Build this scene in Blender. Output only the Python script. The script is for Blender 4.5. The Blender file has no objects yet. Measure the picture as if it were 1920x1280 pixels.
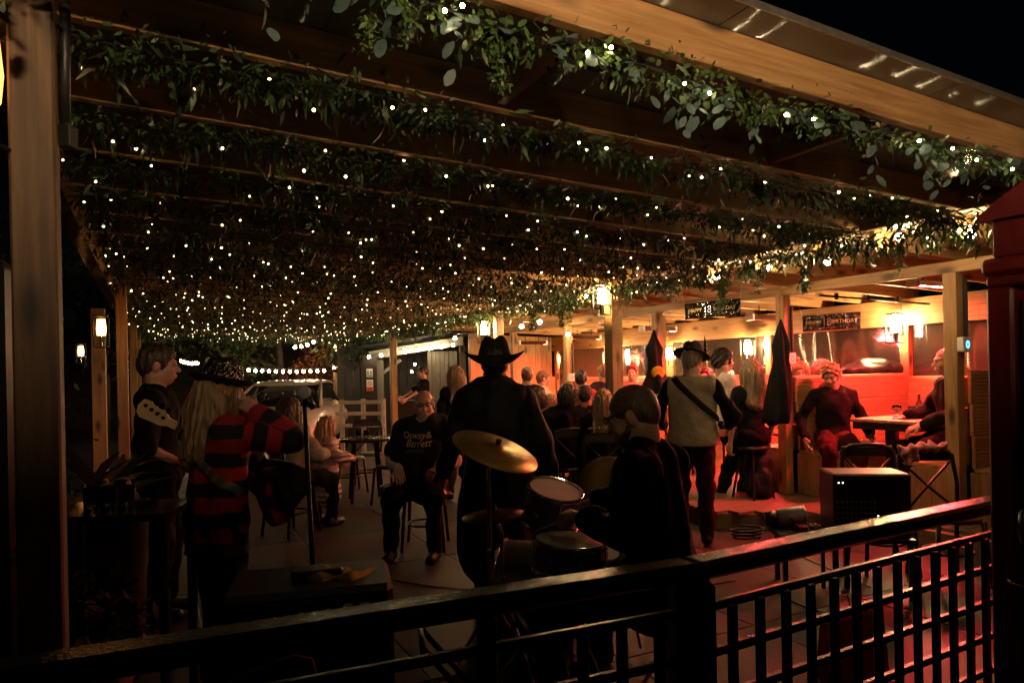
import bpy, bmesh, math, random
import numpy as np
from mathutils import Vector, Matrix, Euler
from mathutils.bvhtree import BVHTree

random.seed(11)
rng = np.random.default_rng(11)
PI = math.pi
R = math.radians
scene = bpy.context.scene
C = scene.collection

# ------------------------------------------------------------------ camera, night sky, moonlight, exposure
EYE, FOC, HORIZON, ROLL = 1.5, 1280.0, 700.0, 0.02
cam_d = bpy.data.cameras.new('camera')
cam = bpy.data.objects.new('camera', cam_d)
C.objects.link(cam)
cam_d.sensor_width = 36.0
cam_d.lens = 36.0 * FOC / 1920.0
cam_d.shift_y = (HORIZON - 640.0) / 1920.0
cam_d.clip_start, cam_d.clip_end = 0.05, 400.0
cam.matrix_world = Matrix.Translation((0, 0, EYE)) @ Matrix.Rotation(PI / 2, 4, 'X') @ Matrix.Rotation(-ROLL, 4, 'Z')
scene.camera = cam

world = bpy.data.worlds.new('World')
scene.world = world
world.use_nodes = True
wn = world.node_tree.nodes
sky = wn.new('ShaderNodeTexSky')
sky.sky_type = 'NISHITA'
sky.sun_disc = False
sky.sun_elevation = R(28)
sky.sun_rotation = R(200)
world.node_tree.links.new(sky.outputs['Color'], wn['Background'].inputs['Color'])
wn['Background'].inputs['Strength'].default_value = 0.00022

sun_d = bpy.data.lights.new('moon', 'SUN')
sun_d.energy = 0.004
sun_d.angle = R(0.5)
sun_d.color = (1.0, 0.95, 0.88)
sun = bpy.data.objects.new('moon', sun_d)
C.objects.link(sun)
sun.rotation_euler = (R(62), 0, R(20))
sun.location = (0, -5, 12)

scene.view_settings.view_transform = 'Standard'
scene.view_settings.look = 'None'
scene.view_settings.exposure = 0.0
scene.view_settings.gamma = 1.0
scene.view_settings.use_curve_mapping = False
cy = scene.cycles
cy.use_denoising = True
try:
    cy.denoiser = 'OPENIMAGEDENOISE'
except Exception:
    pass
cy.max_bounces = 6
cy.diffuse_bounces = 3
cy.glossy_bounces = 3
cy.transmission_bounces = 4
cy.transparent_max_bounces = 6
cy.sample_clamp_indirect = 2.5
cy.use_light_tree = True
cy.caustics_reflective = False
cy.caustics_refractive = False

# ------------------------------------------------------------------ frames
def at(px, py, Y):
    """the world point seen at photo pixel (px, py) at depth Y"""
    u, v = px - 960.0, py - HORIZON
    return Vector(((u - ROLL * v) / FOC * Y, Y, EYE - (v + ROLL * u) / FOC * Y))

AX, AY = 0.886, 0.4636          # along the roof beams (a), to the right and away
FROT = math.atan2(AY, AX)
P00 = Vector((3.2 - 5 * AX, 3.76 - 5 * AY, 0))

def F(a, b, z=0.0):
    return Vector((P00.x + a * AX - b * AY, P00.y + a * AY + b * AX, z))

def inv(p):
    dx, dy = p.x - P00.x, p.y - P00.y
    return dx * AX + dy * AY, -dx * AY + dy * AX

def on_a(px, py, a):
    """where the sight line through a pixel meets the vertical plane a = const"""
    p0, p1 = at(px, py, 1.0), at(px, py, 2.0)
    a0, a1 = inv(p0)[0], inv(p1)[0]
    return at(px, py, 1.0 + (a - a0) / (a1 - a0))

def on_b(px, py, b):
    p0, p1 = at(px, py, 1.0), at(px, py, 2.0)
    b0, b1 = inv(p0)[1], inv(p1)[1]
    return at(px, py, 1.0 + (b - b0) / (b1 - b0))

# ------------------------------------------------------------------ materials
MATS = {}

def _new(name):
    m = bpy.data.materials.new(name)
    m.use_nodes = True
    nt = m.node_tree
    return m, nt, nt.nodes, nt.links, nt.nodes['Principled BSDF']

def mat(name, col, rough=0.6, metal=0.0, var=0.25, scale=8.0, bump=0.0, bscale=60.0, spec=0.5, stretch=None, bdist=0.01, **kw):
    if name in MATS:
        return MATS[name]
    m, nt, n, l, b = _new(name)
    b.inputs['Roughness'].default_value = rough
    b.inputs['Metallic'].default_value = metal
    b.inputs['Specular IOR Level'].default_value = spec
    tc = n.new('ShaderNodeTexCoord')
    src = tc.outputs['Object']
    if stretch:
        mp = n.new('ShaderNodeMapping')
        mp.inputs['Scale'].default_value = stretch
        l.new(src, mp.inputs['Vector'])
        src = mp.outputs['Vector']
    nz = n.new('ShaderNodeTexNoise')
    nz.inputs['Scale'].default_value = scale
    nz.inputs['Detail'].default_value = 5
    l.new(src, nz.inputs['Vector'])
    rp = n.new('ShaderNodeValToRGB')
    lo = [c * (1 - var) for c in col]
    hi = [min(1, c * (1 + var)) for c in col]
    rp.color_ramp.elements[0].position, rp.color_ramp.elements[1].position = 0.3, 0.7
    rp.color_ramp.elements[0].color = (*lo, 1)
    rp.color_ramp.elements[1].color = (*hi, 1)
    l.new(nz.outputs['Fac'], rp.inputs['Fac'])
    l.new(rp.outputs['Color'], b.inputs['Base Color'])
    rr = n.new('ShaderNodeMapRange')
    rr.inputs['To Min'].default_value = max(0.02, rough - 0.1)
    rr.inputs['To Max'].default_value = min(1, rough + 0.1)
    l.new(nz.outputs['Fac'], rr.inputs['Value'])
    l.new(rr.outputs['Result'], b.inputs['Roughness'])
    if bump:
        n2 = n.new('ShaderNodeTexNoise')
        n2.inputs['Scale'].default_value = bscale
        n2.inputs['Detail'].default_value = 4
        l.new(src, n2.inputs['Vector'])
        bp = n.new('ShaderNodeBump')
        bp.inputs['Strength'].default_value = bump
        bp.inputs['Distance'].default_value = bdist
        l.new(n2.outputs['Fac'], bp.inputs['Height'])
        l.new(bp.outputs['Normal'], b.inputs['Normal'])
    for k, v in kw.items():
        b.inputs[k.replace('_', ' ')].default_value = v
    MATS[name] = m
    return m

def wood(name, axis, lo=(0.26, 0.125, 0.045), hi=(0.46, 0.27, 0.115), rough=0.55, knots=True):
    if name in MATS:
        return MATS[name]
    m, nt, n, l, b = _new(name)
    tc = n.new('ShaderNodeTexCoord')
    oi = n.new('ShaderNodeObjectInfo')
    off = n.new('ShaderNodeVectorMath'); off.operation = 'SCALE'
    comb = n.new('ShaderNodeCombineXYZ')
    for k in range(3):
        l.new(oi.outputs['Random'], comb.inputs[k])
    l.new(comb.outputs[0], off.inputs[0]); off.inputs['Scale'].default_value = 37.0
    add = n.new('ShaderNodeVectorMath'); add.operation = 'ADD'
    l.new(tc.outputs['Object'], add.inputs[0]); l.new(off.outputs[0], add.inputs[1])
    mp = n.new('ShaderNodeMapping')
    s = [16.0, 16.0, 16.0]; s['XYZ'.index(axis)] = 0.9
    mp.inputs['Scale'].default_value = s
    l.new(add.outputs[0], mp.inputs['Vector'])
    nz = n.new('ShaderNodeTexNoise')
    nz.inputs['Scale'].default_value = 2.2; nz.inputs['Detail'].default_value = 7
    nz.inputs['Roughness'].default_value = 0.65; nz.inputs['Distortion'].default_value = 0.6
    l.new(mp.outputs[0], nz.inputs['Vector'])
    rp = n.new('ShaderNodeValToRGB')
    rp.color_ramp.elements[0].position, rp.color_ramp.elements[1].position = 0.32, 0.66
    rp.color_ramp.elements[0].color = (*lo, 1); rp.color_ramp.elements[1].color = (*hi, 1)
    l.new(nz.outputs['Fac'], rp.inputs['Fac'])
    # broad patches
    big = n.new('ShaderNodeTexNoise'); big.inputs['Scale'].default_value = 2.5
    l.new(add.outputs[0], big.inputs['Vector'])
    mr = n.new('ShaderNodeMapRange'); mr.inputs['To Min'].default_value = 0.72; mr.inputs['To Max'].default_value = 1.2
    l.new(big.outputs['Fac'], mr.inputs['Value'])
    mul = n.new('ShaderNodeMix'); mul.data_type = 'RGBA'; mul.blend_type = 'MULTIPLY'
    mul.inputs['Factor'].default_value = 1.0
    l.new(rp.outputs['Color'], mul.inputs['A']); l.new(mr.outputs['Result'], mul.inputs['B'])
    col = mul.outputs['Result']
    if knots:
        mk = n.new('ShaderNodeMapping')
        s = [6.5, 6.5, 6.5]; s['XYZ'.index(axis)] = 2.4
        mk.inputs['Scale'].default_value = s
        l.new(add.outputs[0], mk.inputs['Vector'])
        vo = n.new('ShaderNodeTexVoronoi'); vo.inputs['Scale'].default_value = 1.0
        l.new(mk.outputs[0], vo.inputs['Vector'])
        kr = n.new('ShaderNodeMapRange')
        kr.inputs['From Min'].default_value = 0.10; kr.inputs['From Max'].default_value = 0.27
        kr.inputs['To Min'].default_value = 0.16; kr.inputs['To Max'].default_value = 1.0
        l.new(vo.outputs['Distance'], kr.inputs['Value'])
        m2 = n.new('ShaderNodeMix'); m2.data_type = 'RGBA'; m2.blend_type = 'MULTIPLY'
        m2.inputs['Factor'].default_value = 1.0
        l.new(col, m2.inputs['A']); l.new(kr.outputs['Result'], m2.inputs['B'])
        col = m2.outputs['Result']
    l.new(col, b.inputs['Base Color'])
    b.inputs['Roughness'].default_value = rough
    bp = n.new('ShaderNodeBump'); bp.inputs['Strength'].default_value = 0.25; bp.inputs['Distance'].default_value = 0.004
    l.new(nz.outputs['Fac'], bp.inputs['Height']); l.new(bp.outputs['Normal'], b.inputs['Normal'])
    MATS[name] = m
    return m

def emit(name, col, strength):
    if name in MATS:
        return MATS[name]
    m, nt, n, l, b = _new(name)
    b.inputs['Base Color'].default_value = (0.02, 0.02, 0.02, 1)
    b.inputs['Emission Color'].default_value = (*col, 1)
    b.inputs['Emission Strength'].default_value = strength
    MATS[name] = m
    return m

def film(name, base, rough, amp, axis, along, ior=1.8):
    """ribbed clear sheet: ribs too fine to see tilt the surface along one direction, so lamps draw out into streaks"""
    m, nt, n, l, b = _new(name)
    b.inputs['Base Color'].default_value = (*base, 1)
    b.inputs['Roughness'].default_value = rough
    b.inputs['Specular IOR Level'].default_value = 1.0
    b.inputs['IOR'].default_value = ior
    tc = n.new('ShaderNodeTexCoord'); sp = n.new('ShaderNodeSeparateXYZ'); l.new(tc.outputs['Object'], sp.inputs[0])
    k = n.new('ShaderNodeMath'); k.operation = 'MULTIPLY'; k.inputs[1].default_value = 2300.0; l.new(sp.outputs[axis], k.inputs[0])
    sn = n.new('ShaderNodeMath'); sn.operation = 'SINE'; l.new(k.outputs[0], sn.inputs[0])
    a = n.new('ShaderNodeMath'); a.operation = 'MULTIPLY'; a.inputs[1].default_value = amp; l.new(sn.outputs[0], a.inputs[0])
    sc = n.new('ShaderNodeVectorMath'); sc.operation = 'SCALE'; sc.inputs[0].default_value = along; l.new(a.outputs[0], sc.inputs['Scale'])
    nz = n.new('ShaderNodeTexNoise'); nz.inputs['Scale'].default_value = 2.2; nz.inputs['Detail'].default_value = 2
    l.new(tc.outputs['Object'], nz.inputs['Vector'])
    bp = n.new('ShaderNodeBump'); bp.inputs['Strength'].default_value = 0.06; bp.inputs['Distance'].default_value = 0.05
    l.new(nz.outputs['Fac'], bp.inputs['Height'])
    ad = n.new('ShaderNodeVectorMath'); ad.operation = 'ADD'; l.new(bp.outputs['Normal'], ad.inputs[0]); l.new(sc.outputs[0], ad.inputs[1])
    nm = n.new('ShaderNodeVectorMath'); nm.operation = 'NORMALIZE'; l.new(ad.outputs[0], nm.inputs[0])
    l.new(nm.outputs[0], b.inputs['Normal'])
    MATS[name] = m
    return m

pine_x, pine_y, pine_z = wood('pine_x', 'X'), wood('pine_y', 'Y'), wood('pine_z', 'Z')
deck_x = wood('deck_x', 'X', (0.13, 0.075, 0.04), (0.24, 0.15, 0.085), 0.5, False)
grey_wood = wood('grey_wood', 'Z', (0.15, 0.14, 0.115), (0.24, 0.225, 0.19), 0.6, True)
shaded_pine = wood('shaded_pine', 'Z', (0.09, 0.045, 0.018), (0.19, 0.105, 0.045), 0.6, True)  # pine with the near post's dimness darkened into its colour
black_metal = mat('black_metal', (0.015, 0.015, 0.016), 0.35, 0.6, bump=0.1)
black_plastic = mat('black_plastic', (0.014, 0.014, 0.015), 0.42, bump=0.08, bscale=300)
chrome = mat('chrome', (0.7, 0.7, 0.7), 0.12, 1.0, var=0.05)
white_plastic = mat('white_plastic', (0.75, 0.73, 0.68), 0.4, var=0.05)
leaf_dark = mat('leaf_dark', (0.034, 0.066, 0.022), 0.45, var=0.6, scale=14)
leaf_bright = mat('leaf_bright', (0.055, 0.10, 0.026), 0.45, var=0.5, scale=14)
leaf_grey = mat('leaf_grey', (0.062, 0.105, 0.098), 0.55, var=0.35, scale=10)
cable_black = mat('cable_black', (0.01, 0.012, 0.01), 0.5)
fairy_glow = emit('fairy_glow', (1.0, 0.76, 0.38), 20.0)
bulb_glow = emit('bulb_glow', (1.0, 0.68, 0.33), 380.0)
small_bulb_glow = emit('small_bulb_glow', (1.0, 0.74, 0.42), 85.0)
post_lantern_glow = emit('post_lantern_glow', (1.0, 0.62, 0.27), 300.0)
fairy_dim = emit('fairy_dim', (1.0, 0.7, 0.3), 7.0)
fairy_near = emit('fairy_near', (1.0, 0.76, 0.4), 130.0)
sconce_glow = emit('sconce_glow', (1.0, 0.62, 0.27), 680.0)
amber_glow = emit('amber_glow', (1.0, 0.36, 0.075), 16.0)
heater_far = emit('heater_far', (1.0, 0.06, 0.04), 1700.0)
heater_glow = emit('heater_glow', (1.0, 0.045, 0.05), 4600.0)
lamp_glow = emit('lamp_glow', (1.0, 0.68, 0.38), 5000.0)
clear_film = film('clear_film', (0.022, 0.019, 0.015), 0.07, 0.12, 'Z', (0, 0, 1), 2.1)
roof_film = film('roof_film', (0.20, 0.18, 0.145), 0.10, 0.62, 'Y', (-AY, AX, 0), 2.3)

# ------------------------------------------------------------------ mesh building
class MB:
    def __init__(self):
        self.v, self.f = [], []

    def add(self, vs, fs):
        o = len(self.v)
        self.v.extend([tuple(p) for p in vs])
        self.f.extend([tuple(i + o for i in q) for q in fs])
        return self

    def _convex(self, vs, fs):
        c = sum((Vector(p) for p in vs), Vector()) / len(vs)
        out = []
        for q in fs:
            p = [Vector(vs[i]) for i in q]
            nn = (p[1] - p[0]).cross(p[2] - p[0])
            out.append(q if nn.dot(sum(p, Vector()) / len(p) - c) >= 0 else q[::-1])
        return self.add(vs, out)

    def box(self, lo, hi, b=0.0, M=None):
        c = [(lo[i] + hi[i]) / 2 for i in range(3)]
        h = [abs(hi[i] - lo[i]) / 2 for i in range(3)]
        b = min(b, *[x * 0.49 for x in h])
        vs, fs = [], []
        if b <= 0:
            for sx in (-1, 1):
                for sy in (-1, 1):
                    for sz in (-1, 1):
                        vs.append(Vector((c[0] + sx * h[0], c[1] + sy * h[1], c[2] + sz * h[2])))
            fs = [(0, 1, 3, 2), (4, 5, 7, 6), (0, 1, 5, 4), (2, 3, 7, 6), (0, 2, 6, 4), (1, 3, 7, 5)]
        else:
            idx = {}
            for sx in (-1, 1):
                for sy in (-1, 1):
                    for sz in (-1, 1):
                        for k in range(3):
                            d = [h[j] - (0 if j == k else b) for j in range(3)]
                            idx[(sx, sy, sz, k)] = len(vs)
                            vs.append(Vector((c[0] + sx * d[0], c[1] + sy * d[1], c[2] + sz * d[2])))
            S = (-1, 1)
            for s in S:
                fs.append([idx[(s, p, q, 0)] for p, q in ((-1, -1), (1, -1), (1, 1), (-1, 1))])
                fs.append([idx[(p, s, q, 1)] for p, q in ((-1, -1), (1, -1), (1, 1), (-1, 1))])
                fs.append([idx[(p, q, s, 2)] for p, q in ((-1, -1), (1, -1), (1, 1), (-1, 1))])
            for p in S:
                for q in S:
                    fs.append([idx[(-1, p, q, 1)], idx[(1, p, q, 1)], idx[(1, p, q, 2)], idx[(-1, p, q, 2)]])
                    fs.append([idx[(p, -1, q, 0)], idx[(p, 1, q, 0)], idx[(p, 1, q, 2)], idx[(p, -1, q, 2)]])
                    fs.append([idx[(p, q, -1, 0)], idx[(p, q, 1, 0)], idx[(p, q, 1, 1)], idx[(p, q, -1, 1)]])
                    for r in S:
                        fs.append([idx[(p, q, r, 0)], idx[(p, q, r, 1)], idx[(p, q, r, 2)]])
        if M is not None:
            vs = [M @ p for p in vs]
        return self._convex(vs, [tuple(q) for q in fs])

    def beam(self, p0, p1, w, h, b=0.0, up=(0, 0, 1)):
        p0, p1 = Vector(p0), Vector(p1)
        x = (p1 - p0); L = x.length; x = x / L
        y = Vector(up).cross(x)
        if y.length < 1e-4:
            y = Vector((0, 1, 0)).cross(x)
        y.normalize(); z = x.cross(y)
        M = Matrix(((x.x, y.x, z.x, p0.x), (x.y, y.y, z.y, p0.y), (x.z, y.z, z.z, p0.z), (0, 0, 0, 1)))
        return self.box((0, -w / 2, -h / 2), (L, w / 2, h / 2), b, M)

    def tube(self, pts, r, n=8, cap=True):
        pts = [Vector(p) for p in pts]
        rs = r if isinstance(r, (list, tuple)) else [r] * len(pts)
        vs, fs = [], []
        ref = None
        for i, p in enumerate(pts):
            t = (pts[min(i + 1, len(pts) - 1)] - pts[max(i - 1, 0)])
            t = t.normalized() if t.length > 1e-9 else Vector((0, 0, 1))
            if ref is None:
                ref = t.orthogonal().normalized()
            ref = (ref - t * ref.dot(t))
            ref = ref.normalized() if ref.length > 1e-6 else t.orthogonal().normalized()
            s = t.cross(ref)
            for k in range(n):
                a = 2 * PI * k / n
                vs.append(p + (ref * math.cos(a) + s * math.sin(a)) * rs[i])
        for i in range(len(pts) - 1):
            for k in range(n):
                k2 = (k + 1) % n
                fs.append((i * n + k, i * n + k2, (i + 1) * n + k2, (i + 1) * n + k))
        if cap:
            fs.append(tuple(range(n))[::-1])
            fs.append(tuple((len(pts) - 1) * n + k for k in range(n)))
        return self.add(vs, fs)

    def lathe(self, prof, n=20, M=None, fn=None):
        vs, fs = [], []
        m = len(prof)
        for k in range(n):
            a = 2 * PI * k / n
            for (r, z) in prof:
                r = max(r, 1e-4)
                p = Vector((r * math.cos(a), r * math.sin(a), z))
                if fn:
                    p = fn(p)
                vs.append(M @ p if M is not None else p)
        for k in range(n):
            k2 = (k + 1) % n
            for i in range(m - 1):
                fs.append((k * m + i, k2 * m + i, k2 * m + i + 1, k * m + i + 1))
        return self.add(vs, fs)

    def ell(self, c, r, n=14, m=9, M=None):
        prof = [(math.sin(PI * i / m), -math.cos(PI * i / m)) for i in range(m + 1)]
        c = Vector(c); rr = Vector((r, r, r)) if not hasattr(r, '__len__') else Vector(r)
        T = Matrix.Translation(c) @ (M.to_4x4() if M is not None else Matrix()) @ Matrix.Diagonal((*rr, 1))
        return self.lathe(prof, n, T)

    def prism(self, poly, z0, z1, M=None):
        n = len(poly)
        area = sum(poly[i][0] * poly[(i + 1) % n][1] - poly[(i + 1) % n][0] * poly[i][1] for i in range(n))
        if area < 0:
            poly = poly[::-1]
        vs = [Vector((x, y, z0)) for x, y in poly] + [Vector((x, y, z1)) for x, y in poly]
        if M is not None:
            vs = [M @ p for p in vs]
        fs = [tuple(range(n))[::-1], tuple(range(n, 2 * n))]
        fs += [(i, (i + 1) % n, n + (i + 1) % n, n + i) for i in range(n)]
        return self.add(vs, fs)

    def warp(self, fn):
        self.v = [tuple(fn(Vector(p))) for p in self.v]
        return self

    def mesh(self, name, m, smooth=False):
        me = bpy.data.meshes.new(name)
        me.from_pydata(self.v, [], self.f)
        if smooth:
            me.polygons.foreach_set('use_smooth', [True] * len(me.polygons))
        if m is not None:
            me.materials.append(m)
        me.update()
        return me

    def build(self, name, m, parent=None, smooth=False, loc=None, rot=None):
        return link(name, self.mesh(name, m, smooth), parent, loc, rot)

def link(name, me, parent=None, loc=None, rot=None):
    o = bpy.data.objects.new(name, me)
    C.objects.link(o)
    if parent is not None:
        o.parent = parent
    if loc is not None:
        o.location = loc
    if rot is not None:
        o.rotation_euler = rot
    return o

def np_mesh(name, v, q, m, smooth=True):
    me = bpy.data.meshes.new(name)
    v = np.asarray(v, np.float32); q = np.asarray(q, np.int32)
    k = q.shape[1]
    me.vertices.add(len(v)); me.vertices.foreach_set('co', v.ravel())
    me.loops.add(q.size); me.loops.foreach_set('vertex_index', q.ravel())
    me.polygons.add(len(q))
    me.polygons.foreach_set('loop_start', np.arange(0, q.size, k, dtype=np.int32))
    me.polygons.foreach_set('use_smooth', np.full(len(q), smooth))
    me.update(calc_edges=True)
    me.validate()
    if m is not None:
        me.materials.append(m)
    return me

def thing(name, label, cat, loc=(0, 0, 0), rz=0.0, group=None):
    o = bpy.data.objects.new(name, None)
    o.empty_display_size = 0.1
    C.objects.link(o)
    o.location = loc
    o.rotation_euler = (0, 0, rz)
    o['label'] = label
    o['category'] = cat
    if group:
        o['group'] = group
    return o

def tag(o, label, cat, group=None):
    o['label'] = label
    o['category'] = cat
    if group:
        o['group'] = group
    return o

def structure(o):
    o['kind'] = 'structure'
    return o

def stuff(o):
    o['kind'] = 'stuff'
    return o

def dup(root, loc, rz, label=None):
    r = root.copy(); C.objects.link(r)
    r.location = loc
    r.rotation_euler = (0, 0, rz)
    if label:
        r['label'] = label
    for ch in list(root.children):
        c = ch.copy(); C.objects.link(c); c.parent = r
        for g in list(ch.children):
            d = g.copy(); C.objects.link(d); d.parent = c
    return r

def leaves(cent, dirs, norm, length, width, bend=0.25, shape='lance'):
    """many bent leaf blades at once -> verts, quads"""
    cent = np.asarray(cent, float); n = len(cent)
    d = np.asarray(dirs, float); d /= np.linalg.norm(d, axis=1, keepdims=True) + 1e-9
    nm = np.asarray(norm, float)
    s = np.cross(d, nm); s /= np.linalg.norm(s, axis=1, keepdims=True) + 1e-9
    up = np.cross(s, d)
    L = np.asarray(length).reshape(-1, 1) * np.ones((n, 1)); W = np.asarray(width).reshape(-1, 1) * np.ones((n, 1))
    if shape == 'lance':
        st = [(0, 0.12), (0.45, 0.5), (1.0, 0.06)]
    else:
        st = [(0, 0.1), (0.3, 0.45), (0.7, 0.48), (1.0, 0.14)]
    vs = []
    for t, w in st:
        base = cent + d * L * t - up * L * bend * t * t
        vs.append(base - s * W * w)
        vs.append(base + s * W * w)
    k = len(st) * 2
    V = np.stack(vs, 1).reshape(-1, 3)
    o = (np.arange(n) * k)[:, None]
    Q = []
    for i in range(len(st) - 1):
        Q.append(np.concatenate([o + 2 * i, o + 2 * i + 1, o + 2 * i + 3, o + 2 * i + 2], 1))
    return V, np.concatenate(Q, 0)

def text(name, body, size, m, parent=None, mtx=None, extrude=0.001, align='CENTER', font_scale_x=1.0):
    cu = bpy.data.curves.new(name, 'FONT')
    cu.body = body
    cu.size = size
    cu.align_x = align
    cu.align_y = 'CENTER'
    cu.extrude = extrude
    o = bpy.data.objects.new(name, cu)
    me = bpy.data.meshes.new_from_object(o)
    bpy.data.objects.remove(o)
    me.materials.clear(); me.materials.append(m)
    o = link(name, me, parent)
    if mtx is not None:
        o.matrix_local = mtx
    return o
# ------------------------------------------------------------------ ground, deck, sheets
asphalt = mat('asphalt', (0.05, 0.045, 0.04), 0.32, var=0.4, scale=3, bump=0.5, bscale=90)
paving = mat('paving', (0.040, 0.027, 0.019), 0.55, var=0.35, scale=2.2, bump=0.25, bscale=50, spec=.3)
g = MB(); g.add([(-150, -150, -0.004), (150, -150, -0.004), (150, 150, -0.004), (-150, 150, -0.004)], [(0, 1, 2, 3)])
structure(g.build('ground', asphalt))
patio = structure(thing('patio', 'paved floor under the pergola', 'floor')); del patio['category'], patio['label']
pg = MB()
nb = 0
for i in range(6):
    for j in range(15):
        a0, a1 = -0.3 + i * 0.95, -0.3 + (i + 1) * 0.95
        b0, b1 = -0.15 + j * 1.2, -0.15 + (j + 1) * 1.2
        q = MB().box((a0 + .004, b0 + .004, -0.05), (a1 - .004, b1 - .004, 0.0 + random.uniform(-.001, .002)), 0.004)
        o = q.build('paving_slab', paving, patio)
patio.location = P00; patio.rotation_euler = (0, 0, FROT)

DK = 0.18
deck = structure(thing('deck', '', '')); del deck['category'], deck['label']
deck.location = P00; deck.rotation_euler = (0, 0, FROT)
poly = [(5.05, 2.95), (5.95, 2.25), (6.05, 0.3), (8.7, 0.3), (8.7, 13.0), (5.05, 13.0)]
MB().prism(poly, 0.0, DK - 0.028).build('deck_base', deck_x, deck)
bb = 0.32
while bb < 12.9:
    mid = bb + 0.07
    if mid < 2.25:
        a0 = 6.05 - (mid - 2.25) * 0.05
    elif mid < 2.95:
        a0 = 5.95 - (mid - 2.25) * 0.9 / 0.7
    else:
        a0 = 5.05
    prof = [(bb, DK - .028), (bb + .138, DK - .028), (bb + .138, DK - .004)]
    for k in range(7):
        y = bb + .138 - .008 - k * .0185
        prof += [(y, DK), (y - .009, DK), (y - .011, DK - .003), (y - .0165, DK - .003)]
    prof += [(bb, DK - .003)]
    M = Matrix(((0, 0, 1, 0), (1, 0, 0, 0), (0, 1, 0, 0), (0, 0, 0, 1)))
    MB().prism(prof, a0 - .02 + random.uniform(-.004, .004), 8.7, M).build('deck_board', deck_x, deck)
    bb += 0.144

# ------------------------------------------------------------------ the pergola: posts, headers, beams, roof
LEN, NB, DB = 17.0, 24, 0.72
def zj(a):
    return 2.5 + 0.032 * (5 - a)
perg = thing('pergola', 'long timber pergola with garlanded roof beams over the band and tables', 'pergola', P00, FROT)
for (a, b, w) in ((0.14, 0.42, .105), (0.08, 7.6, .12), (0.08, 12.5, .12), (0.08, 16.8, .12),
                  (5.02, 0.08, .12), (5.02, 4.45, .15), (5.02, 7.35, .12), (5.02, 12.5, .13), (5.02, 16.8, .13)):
    MB().box((a - w / 2, b - w / 2, 0), (a + w / 2, b + w / 2, zj(a) - .002), 0.006).build('post', shaded_pine if b == 0.40 or b == 0.42 else pine_z, perg)
for a in (-0.035, 5.1):
    for b0 in (0.0, 4.3, 8.6, 12.9):
        b1 = min(b0 + 4.298, LEN)
        MB().box((a - .024, b0, zj(a)), (a + .024, b1, zj(a) + .148), 0.004).build('header', pine_y, perg)
bj = MB().beam((0, 0, zj(0) + .075), (5.05, 0, zj(5.05) + .075), 0.047, 0.148, 0.004).mesh('roof_beam', pine_x)
for i in range(NB):
    link('roof_beam', bj, perg, (0, i * DB, 0))
# short noggins between the beams
for i in range(0, NB - 1, 2):
    for a in (1.65, 3.3):
        a += random.uniform(-.1, .1)
        MB().box((a - .022, i * DB + .026, zj(a) + .02), (a + .022, (i + 1) * DB - .026, zj(a) + .14), .003).build('noggin', pine_y, perg)
# roof sheets, each about a metre wide with a pressed joint
for i in range(17):
    b0, b1 = -0.17 + i * 1.01, -0.17 + (i + 1) * 1.01
    for j, (a0, a1) in enumerate(((-.25, 1.0), (1.0, 2.25), (2.25, 3.5), (3.5, 5.25))):
        q = MB()
        if i == 0:
            n = 26
            for k in range(n):
                x0, x1 = a0 + (a1 - a0) * k / n, a0 + (a1 - a0) * (k + 1) / n
                q.box((x0, b0, zj(x0) + .152), (x1 - .002, b1 - .006, zj(x0) + .168))
            stuffed = True
        z0, z1 = zj(a0) + .152, zj(a1) + .152
        q = MB().add([(a0, b0, z0), (a1 - .006, b0, z1), (a1 - .006, b1 - .004, z1), (a0, b1 - .004, z0),
                      (a0, b0, z0 + .016), (a1 - .006, b0, z1 + .016), (a1 - .006, b1 - .004, z1 + .016), (a0, b1 - .004, z0 + .016)],
                     [(3, 2, 1, 0), (4, 5, 6, 7), (0, 1, 5, 4), (2, 3, 7, 6), (1, 2, 6, 5), (3, 0, 4, 7)])
        q.build('roof_sheet', roof_film, perg)
# metal edge strip on the roof's near edge
edge_m = mat('edge_alu', (0.55, 0.52, 0.47), 0.35, 0.9, var=0.15, scale=30, bump=0.2)
e = MB().beam((-.25, -.176, zj(-.25) + .16), (5.25, -.176, zj(5.25) + .16), .010, .026, .002)
e.build('edge_strip', edge_m, perg)
# downpipe and bracket beside the near corner post
dp = thing('drainpipe', 'black drainpipe stub beside the near left post', 'pipe', (0, 0, 0))
p0, p1 = at(122, -60, 1.95), at(122, 230, 1.95)
MB().tube([p0, p1], .014, 12).build('pipe', black_plastic, dp, True)
q = at(122, 245, 1.95)
MB().box((q.x - .02, q.y - .02, q.z - .05), (q.x + .026, q.y + .02, q.z + .012), .003).build('socket', black_plastic, dp)

# ------------------------------------------------------------------ garlands
ico = bmesh.new(); bmesh.ops.create_icosphere(ico, subdivisions=1, radius=1.0)
fairy_me = bpy.data.meshes.new('fairy_light'); ico.to_mesh(fairy_me); ico.free()
fairy_me.materials.append(fairy_glow)
fairy_me.polygons.foreach_set('use_smooth', [True] * len(fairy_me.polygons))
fairy_me2 = fairy_me.copy(); fairy_me2.materials[0] = fairy_dim
fairy_me3 = fairy_me.copy(); fairy_me3.materials[0] = fairy_near

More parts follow.
